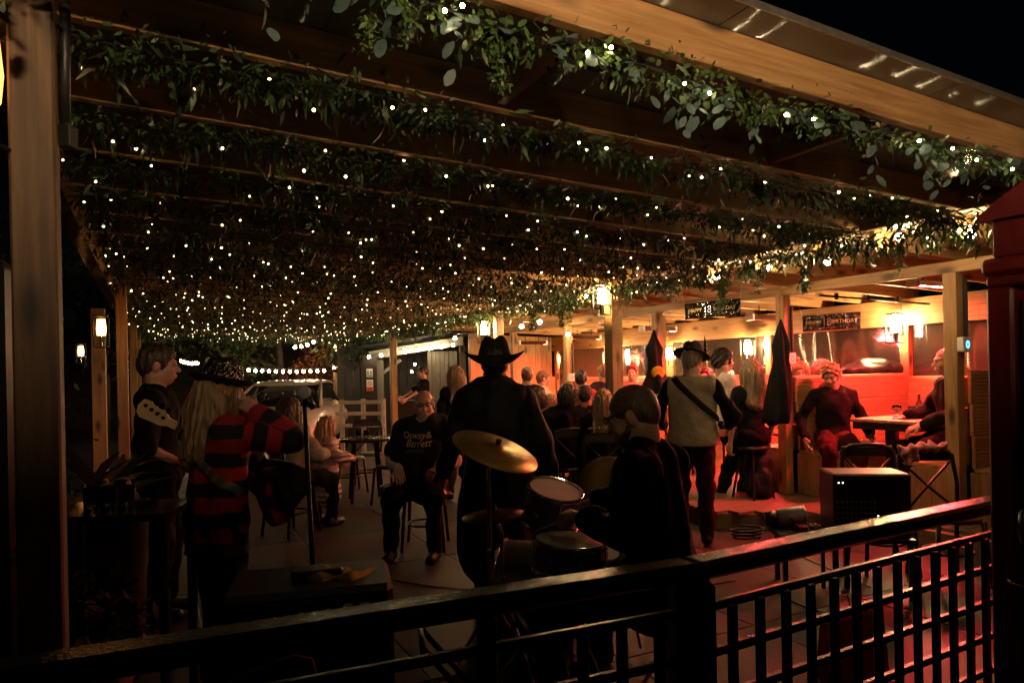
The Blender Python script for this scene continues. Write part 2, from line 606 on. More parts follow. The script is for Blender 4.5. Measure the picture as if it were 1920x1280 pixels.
def scatter(path_fn, n, rad, lo, hi, wr, droop=0.5, shape='lance', bend=0.25):
    t = rng.random(n)
    c = np.array([path_fn(x) for x in t])
    # clumps: thicker and thinner stretches
    ph = rng.random(3) * 6.28
    clump = 0.65 + 0.35 * np.sin(t * 23 + ph[0]) * np.sin(t * 61 + ph[1]) + 0.25 * np.sin(t * 11 + ph[2])
    off = np.clip(rng.normal(size=(n, 3)), -1.9, 1.9) * rad * np.clip(clump, .3, 1.4)[:, None]
    off[:, 2] = off[:, 2] * .8 - np.abs(rng.normal(size=n)) * rad * 0.35
    d = off / (np.linalg.norm(off, axis=1, keepdims=True) + 1e-6) + rng.normal(size=(n, 3)) * .55
    d[:, 2] -= droop
    nm = rng.normal(size=(n, 3)); nm[:, 2] += .8
    L = rng.uniform(lo, hi, n)
    return leaves(c + off, d, nm, L, L * wr * rng.uniform(.75, 1.2, n), bend, shape)

def hanging(p, length, n, lo, hi, wr):
    """a dangling spray of small leaves"""
    t = rng.random(n)
    sway = rng.normal(size=2) * .12
    c = np.array([[p[0] + sway[0] * x * length + rng.normal() * .018, p[1] + sway[1] * x * length + rng.normal() * .018, p[2] - x * length] for x in t])
    d = rng.normal(size=(n, 3)); d[:, 2] -= .7
    nm = rng.normal(size=(n, 3))
    L = rng.uniform(lo, hi, n) * (1.1 - .4 * t)
    return leaves(c, d, nm, L, L * wr, .2)

def cat(parts):
    V, Q, o = [], [], 0
    for v, q in parts:
        V.append(v); Q.append(q + o); o += len(v)
    return np.concatenate(V), np.concatenate(Q)

ORD = ['first', 'second', 'third', 'fourth', 'fifth', 'sixth', 'seventh', 'eighth', 'ninth', 'tenth', 'eleventh', 'twelfth',
       'thirteenth', 'fourteenth', 'fifteenth', 'sixteenth', 'seventeenth', 'eighteenth', 'nineteenth', 'twentieth',
       'twenty-first', 'twenty-second', 'twenty-third', 'twenty-fourth']

def garland_lights(g, fn, n, spread, rmin, rmax, near=False):
    for k in range(n):
        t = min(max((k + .5 + random.uniform(-.9, .9)) / n, .004), .996)
        p = Vector(fn(t))
        an = random.uniform(0, 2 * PI)
        rr = spread * random.uniform(.35, 1.0)
        o = link('fairy_light', fairy_me3 if near else fairy_me2 if random.random() < .35 else fairy_me, g, (p.x + random.uniform(-.03, .03), p.y - rr * 1.3 - .02 if near else p.y + math.cos(an) * rr, p.z + math.sin(an) * rr * .8 - .035))
        s = random.uniform(rmin, rmax)
        o.scale = (s, s, s)

for i in range(NB):
    b = i * DB - (0.035 if i == 0 else 0.0)
    ph = random.uniform(0, 6)
    def fn(t, ph=ph, i=i):
        a = 0.02 + t * 5.0
        return (a, 0.02 * math.sin(9 * t + ph), zj(a) - .045 - .022 * math.sin(5 * t * PI + ph) ** 2 - (.02 if i == 0 else 0))
    lab = 'eucalyptus and fern garland on the roof beam nearest the railing' if i == 0 else \
          'leafy garland with fairy lights on the %s roof beam from the railing' % ORD[i]
    g = thing('garland', lab, 'garland', F(0, b), FROT, 'lit garlands along the pergola beams')
    n = 3000 if i < 3 else 2700 if i < 9 else 1700
    parts = [scatter(fn, n, .062 if i < 3 else .08, .018, .040, .42, .45) if i else scatter(fn, 2600, .048, .016, .034, .5, .35, 'oval')]
    parts.append(scatter(fn, n // 5 if i else 160, .08 if i else .06, .05, .095 if i else .07, .24, .9))
    for k in range(3 if i else 0):
        t = random.random()
        parts.append(hanging(fn(t), random.uniform(.12, .26), 60, .02, .045, .4))
    v, q = cat(parts)
    stuff(link('foliage', np_mesh('foliage', v, q, leaf_dark if i else leaf_bright), g))
    MB().tube([fn(k / 30) for k in range(31)], .004, 5).build('cable', cable_black, g)
    if i == 0:
        g0, fn0 = g, fn
        garland_lights(g, fn, 18, .05, .006, .0078, True)
    else:
        garland_lights(g, fn, 25 if i < 3 else 23 if i < 8 else 22, .095, .0052 + .00008 * i, .0078 + .00012 * i)

# the nearest garland: big grey-green eucalyptus leaves one by one, ferny sprays hanging
euc = []
for k in range(4):
    w = (.62, .75, .5, .85)[k]
    v, q = leaves([(0, 0, 0)], [(0, 1, 0)], [(0, 0, 1)], [1.0], [w], (.12, .3, .2, .4)[k], 'oval')
    me = np_mesh('eucalyptus_leaf', v, q, leaf_grey)
    euc.append(me)
for k in range(50):
    t0 = (k + random.random()) / 50
    base = Vector(fn0(t0))
    sd = Vector((random.uniform(-.6, .6), random.uniform(-1, .25), random.uniform(-1.0, .25))).normalized()
    slen = random.uniform(.08, .2)
    for j in range(6):
        x = j / 5
        p = base + sd * slen * x + Vector((0, 0, -.05 * x * x))
        side = sd.cross(Vector((0, 0, 1))).normalized() * (1 if j % 2 else -1)
        d = (sd * .6 + side * random.uniform(.5, 1) + Vector((random.uniform(-.3, .3), random.uniform(-.3, .3), random.uniform(-.6, .15)))).normalized()
        o = link('eucalyptus_leaf', euc[random.randrange(4)], g0)
        nrm = (Vector((random.gauss(0, .5), random.gauss(-.5, .5), 1)))
        xx = d.cross(nrm).normalized(); zz = xx.cross(d)
        s = random.uniform(.036, .062)
        o.matrix_local = Matrix(((xx.x, d.x, zz.x, p.x), (xx.y, d.y, zz.y, p.y), (xx.z, d.z, zz.z, p.z), (0, 0, 0, 1))) @ Matrix.Scale(s, 4)
for (px, py, ln, n) in ((922, 60, .2, 260), (760, 10, .12, 140), (1420, 190, .09, 120), (1530, 215, .1, 150), (1120, 100, .06, 100), (1760, 290, .08, 120), (690, 30, .1, 120)):
    p = on_b(px, py, -.03)
    a, b = inv(p)
    v, q = hanging((a, 0.0, p.z), ln, n, .014, .03, .45)
    stuff(link('fern_spray', np_mesh('fern_spray', v, q, leaf_bright), g0))

# garland along the right-hand header, with the row of larger festoon bulbs
def fnr(t):
    b = .1 + t * 14.5
    return (0.06 * math.sin(b * 3.1), b, zj(5) - .03 - .05 * abs(math.sin(b * 1.35)))
g = thing('garland', 'thick leafy garland along the right edge of the pergola above the booths', 'garland', F(5.1, 0), FROT)
parts = [scatter(fnr, 6500, .075, .035, .075, .3, .5), scatter(fnr, 1500, .1, .06, .12, .2, .9)]
for k in range(26):
    t = random.random() ** 1.3
    parts.append(hanging(fnr(t), random.uniform(.15, .32), 90, .03, .06, .35))
v, q = cat(parts)
stuff(link('foliage', np_mesh('foliage', v, q, leaf_bright), g))
garland_lights(g, fnr, 70, .09, .007, .0095)
for (px, py, ln, n) in ((1052, 565, .33, 160), (1362, 520, .33, 200), (1000, 590, .22, 120), (1130, 560, .2, 100), (1510, 500, .2, 120)):
    p = on_a(px, py, 5.12); a, b = inv(p)
    v, q = hanging((0.0, b, p.z), ln, n, .04, .075, .35)
    stuff(link('hanging_spray', np_mesh('hanging_spray', v, q, leaf_bright), g))

# ------------------------------------------------------------------ festoon bulbs
def bulb_mesh(r, m):
    a = MB().lathe([(0, -r), (r * .55, -r * .84), (r * .9, -r * .42), (r, 0), (r * .86, r * .5), (r * .5, r * .95), (r * .3, r * 1.15)], 12)
    return a.mesh('bulb', m, True)
def cap_mesh(r):
    return MB().lathe([(0, r * 2.3), (r * .42, r * 2.3), (r * .42, r * 1.1), (0, r * 1.1)], 10).mesh('bulb_cap', black_plastic)

def festoon(label, pts, r, m, sag=.03, group=None):
    """hanging bulbs on one cable through the given world points"""
    f = thing('festoon_string', label, 'string lights', pts[0], 0, group)
    base = Vector(pts[0])
    bm_, cm_ = bulb_mesh(r, m), cap_mesh(r)
    path = []
    for i, p in enumerate(pts):
        p = Vector(p) - base
        b_ = link('bulb', bm_, f, p)
        link('bulb_cap', cm_, b_)
        top = p + Vector((0, 0, r * 2.3))
        if path:
            path.append((path[-1] + top) / 2 + Vector((0, 0, -sag)))
        path.append(top)
    MB().tube(path, .004 if r > .015 else .003, 5).build('cable', cable_black, f)
    return f

festoon('warm festoon bulbs hanging along the edge between pergola and booths',
        [on_a(px, py, 5.3) for px, py in ((1820, 440), (1686, 446), (1552, 490), (1440, 500), (1345, 520), (1260, 516), (1100, 556), (1012, 604), (978, 612), (853, 634), (760, 656))], .03, bulb_glow)
# ------------------------------------------------------------------ the booths on the right
BB = [1.47, 3.2, 5.24, 7.44, 9.3, 11.2]          # front posts of the booths
A0, A1 = 6.3, 8.4
def zr(a):                                         # underside of the booth roof beams
    return 2.40 - 0.03 * (a - 5)
booth = thing('booth_shelter', 'lean-to timber shelter of lit dining booths with clear film back wall', 'shelter', P00, FROT)
for b in BB:
    MB().box((A0 - .052, b - .055, DK + .002), (A0 + .052, b + .055, zr(A0) - .102), .005).build('post', pine_z, booth)
    MB().box((A1 - .05, b - .05, DK + .002), (A1 + .05, b + .05, zr(A1) - .005), .005).build('post', pine_z, booth)
MB().box((6.62, 5.55, DK + .002), (6.72, 5.65, zr(6.7) - .102), .005).build('post', pine_z, booth)
for b0, b1 in ((-.4, 3.2), (3.202, 7.44), (7.442, 11.3)):
    MB().box((A0 - .024, b0, zr(A0) - .1), (A0 + .024, b1, zr(A0) - .002), .004).build('header', pine_y, booth)
    MB().box((A1 - .08, b0, zr(A1) - .32), (A1 - .052, b1, zr(A1) - .004), .004).build('wall_plate', pine_y, booth)
jb = MB().beam((5.22, 0, zr(5.22) + .07), (8.6, 0, zr(8.6) + .07), .047, .14, .004).mesh('roof_beam', pine_x)
b = -.3
while b < 11.3:
    link('roof_beam', jb, booth, (0, b, 0)); b += .58
roof_pale = mat('roof_pale', (0.42, 0.36, 0.28), 0.45, var=0.12, scale=4)
for k in range(12):
    b0, b1 = -.5 + k, .495 + k
    q = MB()
    for z in (0, .012):
        q.v += [(5.24, b0, zr(5.24) + .142 + z), (8.65, b0, zr(8.65) + .142 + z), (8.65, b1, zr(8.65) + .142 + z), (5.24, b1, zr(5.24) + .142 + z)]
    q.f = [(3, 2, 1, 0), (4, 5, 6, 7), (0, 1, 5, 4), (1, 2, 6, 5), (2, 3, 7, 6), (3, 0, 4, 7)]
    q.build('roof_sheet', roof_pale, booth)
# clear film in the back wall, slightly billowed
def film_sheet(b0, b1, z0, z1, amp):
    nx, nz = 36, 20
    V, Q = [], []
    ph = [random.uniform(0, 6) for _ in range(4)]
    for i in range(nx + 1):
        for j in range(nz + 1):
            u, w = i / nx, j / nz
            env = math.sin(PI * u) ** .5 * math.sin(PI * w) ** .5
            d = amp * env * (math.sin(u * 11 + ph[0] + 1.2 * w) + .5 * math.sin(u * 23 + ph[1] - 2.2 * w) + .25 * math.sin(w * 4 + ph[2] + u * 3))
            V.append((A1 + .02 + d, b0 + (b1 - b0) * u, z0 + (z1 - z0) * w))
    for i in range(nx):
        for j in range(nz):
            k = i * (nz + 1) + j
            Q.append((k, k + nz + 1, k + nz + 2, k + 1))
    return np_mesh('clear_screen', V, Q, clear_film)
for i in range(-1, 5):
    b0 = (BB[i] + .06) if i >= 0 else -.3
    b1 = BB[i + 1] - .06
    link('clear_screen', film_sheet(b0, b1, 1.0, zr(A1) - .2, .008), booth)
    MB().box((A1 - .03, b0, .95), (A1 + .03, b1, 1.0), .004).build('sill', pine_y, booth)
    # boards of the low back wall
    for k in range(5):
        MB().box((A1 - .012, b0 + .003, DK + .01 + k * .152), (A1 + .012, b1 - .003, DK + .01 + k * .152 + .148), .004).build('wall_board', pine_y, booth)
# boarded end wall far down the row
for k in range(15):
    a = A0 + .06 + k * .14
    if a + .136 > A1 - .05: break
    MB().box((a, 11.30 + random.uniform(0, .006), DK), (a + .136, 11.322 + random.uniform(0, .006), zr(a) - .01), .004).build('wall_board', pine_z, booth)

# ridged-board benches back to back in each partition
def ridged(L, h, t=.03):
    prof = [(0, 0), (t, 0)]
    n = int(h / .027)
    st = (h - .004) / n
    for k in range(n):
        y = .002 + k * st
        prof += [(t - .009, y), (t - .009, y + .006), (t, y + .009), (t, y + st - .003)]
    prof += [(t - .002, h), (0, h)]
    M = Matrix(((0, 0, 1, 0), (1, 0, 0, 0), (0, 1, 0, 0), (0, 0, 0, 1)))   # profile x->y, y->z, extrude -> x
    return MB().prism(prof, 0, L, M)

red_wood = wood('bench_pine', 'X', (0.36, 0.19, 0.085), (0.55, 0.33, 0.155), .5, False)
BT = 1.40
def bench(label, loc, rz, L, high=BT, grp='boarded booth benches'):
    t = thing('booth_bench', label, 'bench', loc, rz, grp)
    h = high - DK - .46
    nbk = 3
    hh = h / nbk
    mesh_b = ridged(L, hh - .005).mesh('back_board', red_wood)
    for k in range(nbk):
        link('back_board', mesh_b, t, (0, .02 + (nbk - k) * .012, .46 + k * hh))
    sm = ridged(L, .13).mesh('seat_board', red_wood)
    for k in range(3):
        link('seat_board', sm, t, (0, .09 + k * .134, .43), (0, 0, 0)).rotation_euler = (R(-90), 0, 0)
        C.objects[-1].location = (0, .07 + k * .134, .455)
    MB().box((0, .44, .0), (L, .462, .40), .004).build('front_board', red_wood, t)
    MB().box((0, .04, 0), (.03, .44, .42), .004).build('end_panel', pine_z, t)
    MB().box((L - .03, .04, 0), (L, .44, .42), .004).build('end_panel', pine_z, t)
    MB().box((-.002, -.002, .452 + h), (L, .045, .452 + h + .022), .004).build('top_rail', red_wood, t)
    return t
def FD(a, b):
    return F(a, b, DK)
# +y of a bench points the way it faces
bench('red lit bench of ridged boards behind the boy in the dark hoodie', FD(8.33, 3.19), FROT + PI, 1.92)
bench('bench back to back with the boy\'s bench, under the second birthday banner', FD(6.41, 3.21), FROT, 1.92)
bench('red lit bench across the back of the nearest booth below the coats', FD(8.345, 1.52), FROT + PI / 2, 1.6, 1.36)
bench('ridged board bench end beside the phone box, pale ledge on top', FD(8.33, 1.46), FROT + PI, 1.92, 1.44)
bench('bench where the man in black sits behind the right post', FD(6.41, 1.48), FROT, 1.92, 1.38)
bench('bench in the second booth, yellow lit top behind the young man in white', FD(8.33, 5.23), FROT + PI, 1.92)
bench('bench behind the beanie wearer in the second booth back wall', FD(8.345, 3.3), FROT + PI / 2, 1.8, 1.2)
bench('bench of the far booth seen behind the red lit woman', FD(8.33, 7.43), FROT + PI, 1.92)
bench('farthest red bench below the boarded end wall', FD(8.33, 11.25), FROT + PI, 1.92)

# lanterns: box frame with two glowing panes
def lantern(label, p, rz, m, s=1.0, group=None):
    t = thing('wall_lantern', label, 'lantern', p, rz, group)
    f = MB()
    w, h = .065 * s, .30 * s
    f.box((-w, .06 * s - w, h / 2), (w, .06 * s + w, h / 2 + .018 * s), .003)
    f.box((-w, .06 * s - w, -h / 2 - .012), (w, .06 * s + w, -h / 2), .003)
    for sx in (-1, 1):
        for sy in (-1, 1):
            f.box((sx * w - .005, .06 * s + sy * w - .005, -h / 2), (sx * w + .005, .06 * s + sy * w + .005, h / 2))
    f.box((-.03, -.012, -.06), (.03, .06 * s - w, .06))
    f.build('frame', black_metal, t)
    g = MB().lathe([(.0, -h * .12), (.038 * s, -h * .12), (.044 * s, h * .1), (.036 * s, h * .42), (0, h * .44)], 12, Matrix.Translation((0, .06 * s, 0)))
    g.build('glass', m, t, True)
    MB().tube([(0, .06 * s, -h / 2), (0, .06 * s, -h * .12)], .012 * s, 8).build('lamp_holder', chrome, t)
    return t
LG = 'square glass wall lanterns'
# +y of the lantern points away from its post
lantern('white glowing lantern on the pergola post above the drummer', on_a(1137, 563, 4.9), FROT + PI / 2, post_lantern_glow, 1.05, LG)
lantern('lantern half hidden behind the cowboy hat', on_a(914, 622, 4.9), FROT + PI / 2, post_lantern_glow, 1.05, LG)
lantern('amber lantern on the far post beside the orange lit bush', on_a(632, 656, 4.88), FROT + PI / 2, emit('amber_bright', (1, .55, .18), 22), 1.1, LG)
lantern('amber lantern on the left post above the guitarist', on_a(203, 622, -.03), FROT + PI / 2, amber_glow, 1.1, LG)
lantern('small amber lantern leftmost of the far lamps, on the outer post', at(160, 663, 11.2), FROT + PI / 2, amber_glow, 1.0, LG)
lantern('large amber lantern cut by the left picture edge', at(-72, 140, 1.74), 0, emit('amber_near', (1, .36, .075), 4.0), 1.1, LG)
def bsconce(label, px, py, a=8.27):
    p = on_a(px, py, a)
    return lantern(label, p, FROT + PI / 2, sconce_glow, 1.1, LG)
bsconce('twin paned lantern on the corner post above the coats', 1685, 616)
bsconce('lantern on the booth back post left of the grey padded cloth', 1408, 658)
bsconce('lantern on the back wall just left of the feathered hat', 1260, 668)
bsconce('glaring lantern behind the lantern post of the pergola', 1146, 675, 8.25)
lantern('lantern on the boarded end wall of the booths', on_b(1050, 678, 11.2), FROT + PI, sconce_glow, 1.1, LG)

# infrared heaters under the booth roof
def heater(label, p, L=.62, m=None):
    t = thing('patio_heater', label, 'heater', p, FROT, 'infrared bar heaters')
    M = Matrix(((0, 0, 1, 0), (1, 0, 0, 0), (0, 1, 0, 0), (0, 0, 0, 1)))
    sh = [(-.06, -.02), (-.045, .03), (0, .05), (.045, .03), (.06, -.02), (.052, -.02), (.038, .024), (0, .042), (-.038, .024), (-.052, -.02)]
    MB().prism(sh, -L / 2, L / 2, M).build('reflector', chrome, t)
    MB().tube([(-L / 2 + .06, 0, -.002), (L / 2 - .06, 0, -.002)], .013, 10).build('element', m or heater_glow, t, True)
    for s in (-1, 1):
        MB().box((s * L / 2 - .02, -.062, -.03), (s * L / 2 + .02, .062, .052), .006).build('end_cap', white_plastic, t)
        MB().tube([(s * L / 4, 0, .048), (s * L / 4, 0, .16)], .006, 6).build('hanger', black_metal, t)
    return t
heater('glowing bar heater in the nearest booth above the table', on_a(1748, 535, 7.25))
heater('bar heater in the second booth above the birthday banner', F(7.2, 4.2, 2.12))
heater('bar heater in the third booth behind the black pointed cloth', F(7.2, 6.3, 2.12), m=heater_far)
heater('bar heater in the fourth booth above the seated crowd', F(7.2, 8.3, 2.1), m=heater_far)
heater('farthest bar heater before the boarded end wall', F(7.2, 10.2, 2.1), m=heater_far)
# conduit along the booth beams
ct = thing('conduit', 'thin black electric conduit clipped under the booth beams', 'conduit', (0, 0, 0))
MB().tube([F(6.5, 2.9, 2.24), F(7.2, 2.86, 2.22), F(8.2, 2.8, 2.19)], .012, 8).build('pipe', black_plastic, ct, True)
for a in (6.7, 7.2, 7.7):
    MB().box((-.012, -.02, -.02), (.012, .02, .045), 0, Matrix.Translation(F(a, 2.86, 2.22))).build('clip', black_metal, ct)

# black cable trunking and white switch boxes on the booth posts
def switchbox(label, px, py, a, b, ring=None):
    p = F(a, b); t0 = thing('switch_box', label, 'switch', F(a, b, 0), FROT)
    d = at(px, py, p.y)
    zz = d.z
    t0.location.z = zz
    MB().box((-.06, -.11, -.06), (.06, -.057, .06), .006).build('case', white_plastic, t0)
    M = Matrix.Translation((0, -.112, 0)) @ Matrix.Rotation(PI / 2, 4, 'X')
    q = MB()
    for k in range(20):
        a0, a1 = 2 * PI * k / 20, 2 * PI * (k + 1) / 20
        r0, r1 = .016, .024
        q.box((-.001, -.001, -.001), (.001, .001, .001)) if False else None
        q.add([M @ Vector((r0 * math.cos(a0), r0 * math.sin(a0) * 1.3, 0)), M @ Vector((r1 * math.cos(a0), r1 * math.sin(a0) * 1.3, 0)),
               M @ Vector((r1 * math.cos(a1), r1 * math.sin(a1) * 1.3, 0)), M @ Vector((r0 * math.cos(a1), r0 * math.sin(a1) * 1.3, 0))], [(0, 1, 2, 3)])
    q.build('indicator_ring', ring or black_plastic, t0)
    c = MB().box((.03, -.09, .06), (.052, -.057, .55), .004)
    c.build('trunking', black_plastic, t0)
    return t0
switchbox('white switch box with a blue ring light on the right booth post', 1818, 646, A0, BB[0], emit('blue_ring', (.1, .45, 1), 6))
switchbox('white switch box on the middle booth post, washed red', 1492, 672, A0, BB[1], emit('red_dot', (1, .2, .1), 1.5))
switchbox('white switch box on the far booth post behind the dark head', 1076, 707, A0, BB[3])

# HAPPY 18 BIRTHDAY banners
foil = mat('banner_foil', (0.012, 0.012, 0.014), 0.18, 0.0, bump=0.35, bscale=9)
gold = mat('banner_gold', (0.75, 0.55, 0.25), 0.3, 0.7)
silver = mat('banner_silver', (0.75, 0.75, 0.8), 0.25, 0.8)
def banner(label, p0, p1, hgt):
    """p0, p1: world points of the top corners"""
    x = (p1 - p0); L = x.length; x = x / L
    y = Vector((0, 0, 1)).cross(x).normalized(); z = x.cross(y)
    t = thing('birthday_banner', label, 'banner', p0, 0, 'birthday banners')
    Mx = Matrix(((x.x, y.x, z.x, 0), (x.y, y.y, z.y, 0), (x.z, y.z, z.z, 0), (0, 0, 0, 1)))
    n = 28
    V, Q = [], []
    def wave(u, w):
        return .010 * math.sin(u * 21 + w * 2) + .006 * math.sin(u * 47)
    for i in range(n + 1):
        for j in range(5):
            u, w = i / n, j / 4
            V.append(Mx @ Vector((u * L, wave(u, w), -w * hgt)))
    for i in range(n):
        for j in range(4):
            k = i * 5 + j
            Q.append((k, k + 1, k + 6, k + 5))
    o = link('sheet', np_mesh('sheet', V, Q, foil), t)
    sol = o.modifiers.new('thick', 'SOLIDIFY'); sol.thickness = .0012
    def put(nm, body, u, w, size, m, sx=1.0):
        M = Mx @ Matrix.Translation((u * L, -.021, -w * hgt)) @ Matrix.Rotation(PI / 2, 4, 'X') @ Matrix.Diagonal((sx, 1, 1, 1))
        return text(nm, body, size, m, t, M)
    put('lettering', 'HAPPY', .215, .5, hgt * .34, gold, .9)
    put('number', '18', .44, .5, hgt * .62, silver, .9)
    put('lettering', 'BIRTHDAY', .74, .5, hgt * .34, gold, .9)
    q = MB()
    for k in range(90):
        u = random.uniform(.02, .98)
        w = random.choice((random.uniform(.04, .26), random.uniform(.74, .96)))
        c = Vector((u * L, -.0185, -w * hgt))
        r = random.uniform(.004, .012)
        m = 5 if k % 2 else 4
        vs = []
        for s in range(2 * m):
            rr = r if s % 2 == 0 else r * .4
            an = PI * s / m + k
            vs.append(Mx @ (c + Vector((rr * math.cos(an), 0, rr * math.sin(an)))))
        q.add(vs, [tuple(range(2 * m))])
    stuff(q.build('printed_stars', silver, t))
    MB().tube([(0, 0, 0), (-.05 * x.x, -.05 * x.y, .16)], .002, 4).build('string', white_plastic, t)
    MB().tube([L * x, L * x + Vector((.03, .02, .16))], .002, 4).build('string', white_plastic, t)
    return t
banner('black birthday banner between the first two booth posts, left one', at(1283, 570, 8.1), at(1388, 559, 7.6), .185)
banner('black birthday banner hanging before the clear film, right one', at(1504, 592, 7.9), at(1613, 584, 7.5), .185)

# ------------------------------------------------------------------ the railing in front
rail_paint = mat('rail_paint', (0.016, 0.022, 0.014), 0.11, var=0.4, scale=20, bump=0.25, bscale=90)
iron = mat('iron', (0.02, 0.022, 0.02), 0.3, 0.3, var=0.3, bump=0.3)
def fpt(p, z):
    return Vector((p[0], p[1], z))
fl, fm, fr = Vector((-1.7, .90)), Vector((.459, 1.80)), Vector((2.2, 2.79))
rl = thing('railing', 'dark painted railing with flat handrail and square lattice across the front', 'railing', (0, 0, 0))
MB().beam(fpt(fl, .975), fpt(fm, .975), .085, .05, .012).build('handrail', rail_paint, rl)
MB().beam(fpt(fm + Vector((.003, .002)), .975), fpt(fr, .975), .085, .05, .012).build('handrail', rail_paint, rl)
for p, w in ((fm, .105), (Vector((-.07, 1.57)), .045), (fr, .1), (fl + Vector((.08, .03)), .09)):
    MB().box((p.x - w / 2, p.y - w / 2, 0), (p.x + w / 2, p.y + w / 2, .949), .006).build('post', iron, rl)
for z in (.865, .74, .615, .49, .365, .24, .115):
    MB().beam(fpt(fm, z), fpt(fr, z), .02, .024, .003).build('lattice_rail', iron, rl)
    MB().beam(fpt(fl, z), fpt(fm, z), .02, .024, .003).build('lattice_rail', iron, rl)
bar = MB().box((-.013, -.010, .05), (.013, .010, .866), .003).mesh('lattice_bar', iron)
d = (fr - fm); L = d.length; d /= L
s = .13
while s < L:
    p = fm + d * s - Vector((-d.y, d.x)) * .0215
    link('lattice_bar', bar, rl, (p.x, p.y, 0), (0, 0, math.atan2(d.y, d.x))); s += .108
d = (fm - fl); L2 = d.length; d /= L2
for s in (.115, .225, .335):
    p = fm - d * s - Vector((-d.y, d.x)) * .0215
    link('lattice_bar', bar, rl, (p.x, p.y, 0), (0, 0, math.atan2(d.y, d.x)))

# ------------------------------------------------------------------ red phone box on the right
box_red = mat('box_red', (0.15, 0.009, 0.009), 0.38, var=0.35, scale=9, bump=0.35, bscale=30, stretch=(1, 1, .3))
box_dark = mat('box_dark', (0.012, 0.008, 0.008), 0.3)
cx = Vector((1.64, 2.36))                # far corner of the visible face, face runs toward the camera
fo = -Vector((-AY, AX)); ro = Vector((AX, AY))
pb = thing('phone_box', 'tall red phone box cut off by the right picture edge', 'phone box', (cx.x, cx.y, 0), math.atan2(fo.y, fo.x))
W = .9    # local +x along the visible face (toward camera), +y into the box
sgn = 1 if (Vector((-fo.y, fo.x)) - ro).length < .1 else -1
def pbox(lo, hi, b, nm, m=None):
    lo, hi = list(lo), list(hi)
    if sgn < 0:
        lo[1], hi[1] = -hi[1], -lo[1]
    return MB().box(lo, hi, b).build(nm, m or box_red, pb)
pbox((0.012, .05, 0), (W - .012, W - .05, 1.99), .0, 'body')
pbox((0, 0, 0), (.085, .085, 1.76), .01, 'corner_post')
pbox((W - .085, 0, 0), (W, .085, 1.76), .01, 'corner_post')
pbox((0, 0, 1.762), (W, .1, 1.80), .01, 'cornice')
pbox((-.012, -.012, 1.802), (W + .012, W, 1.86), .014, 'fascia')
pbox((.02, .01, 1.862), (W - .02, .09, 2.04), .006, 'sign_panel')
pbox((.13, .0, 1.90), (W - .13, .009, 2.0), .003, 'sign_window', mat('opal_glass', (.25, .24, .2), .3))
pbox((.095, .03, .05), (W - .095, .06, 1.72), .006, 'door')
pbox((.105, .012, .08), (.15, .03, 1.70), .006, 'door_stile')
pbox((W - .15, .012, .08), (W - .105, .03, 1.70), .006, 'door_stile')
for k in range(9):
    pbox((.152, .014, .30 + k * .165), (W - .152, .03, .33 + k * .165), .004, 'glazing_bar')
pbox((.152, .022, .1), (W - .152, .029, 1.68), .0, 'door_glass', mat('dark_glass', (.01, .01, .012), .05))
n = 24
poly = [(-.012, 1.99)] + [(-.012 + (W + .024) * k / n, 2.01 + .17 * (1 - (2 * k / n - 1) ** 2)) for k in range(n + 1)] + [(W + .012, 1.99)]
y0, y1 = (-.012, W) if sgn > 0 else (-W, .012)
M = Matrix(((1, 0, 0, 0), (0, 0, 1, 0), (0, 1, 0, 0), (0, 0, 0, 1)))
MB().prism(poly, y0, y1, M).build('pediment', box_red, pb)
hh = MB().tube([(.118, -sgn * .0, 1.02), (.118, -sgn * .035, 1.01), (.118, -sgn * .045, .96), (.118, -sgn * .035, .91), (.118, 0, .90)], .010, 8)
hh.build('door_handle', chrome, pb, True)
rp = [(.105 + .065 * (1 + math.cos(2 * PI * k / 28)), -sgn * (.03 + .055 * (1 + math.sin(2 * PI * k / 28))), .80) for k in range(29)]
MB().tube(rp, .005, 6).build('ring', chrome, pb, True)

# ------------------------------------------------------------------ unseen lamp added behind the camera, bowl shaped to light mainly the front beam
sl = thing('unseen_uplighter', 'unseen bowl uplighter on a post behind the photographer, shaped to light the front beam', 'lamp', (.85, -1.25, 0))
MB().tube([(0, 0, 0), (0, 0, .9), (0, 0, 2.40)], [.05, .04, .035], 12).build('pole', black_metal, sl, True)
MB().lathe([(.03, 2.39), (.10, 2.42), (.155, 2.50), (.175, 2.602), (.168, 2.602), (.148, 2.505), (.095, 2.43), (0, 2.40)], 28).build('bowl', black_metal, sl, True)
MB().ell((0, 0, 2.622), (.09, .09, .036)).build('globe', lamp_glow, sl, True)
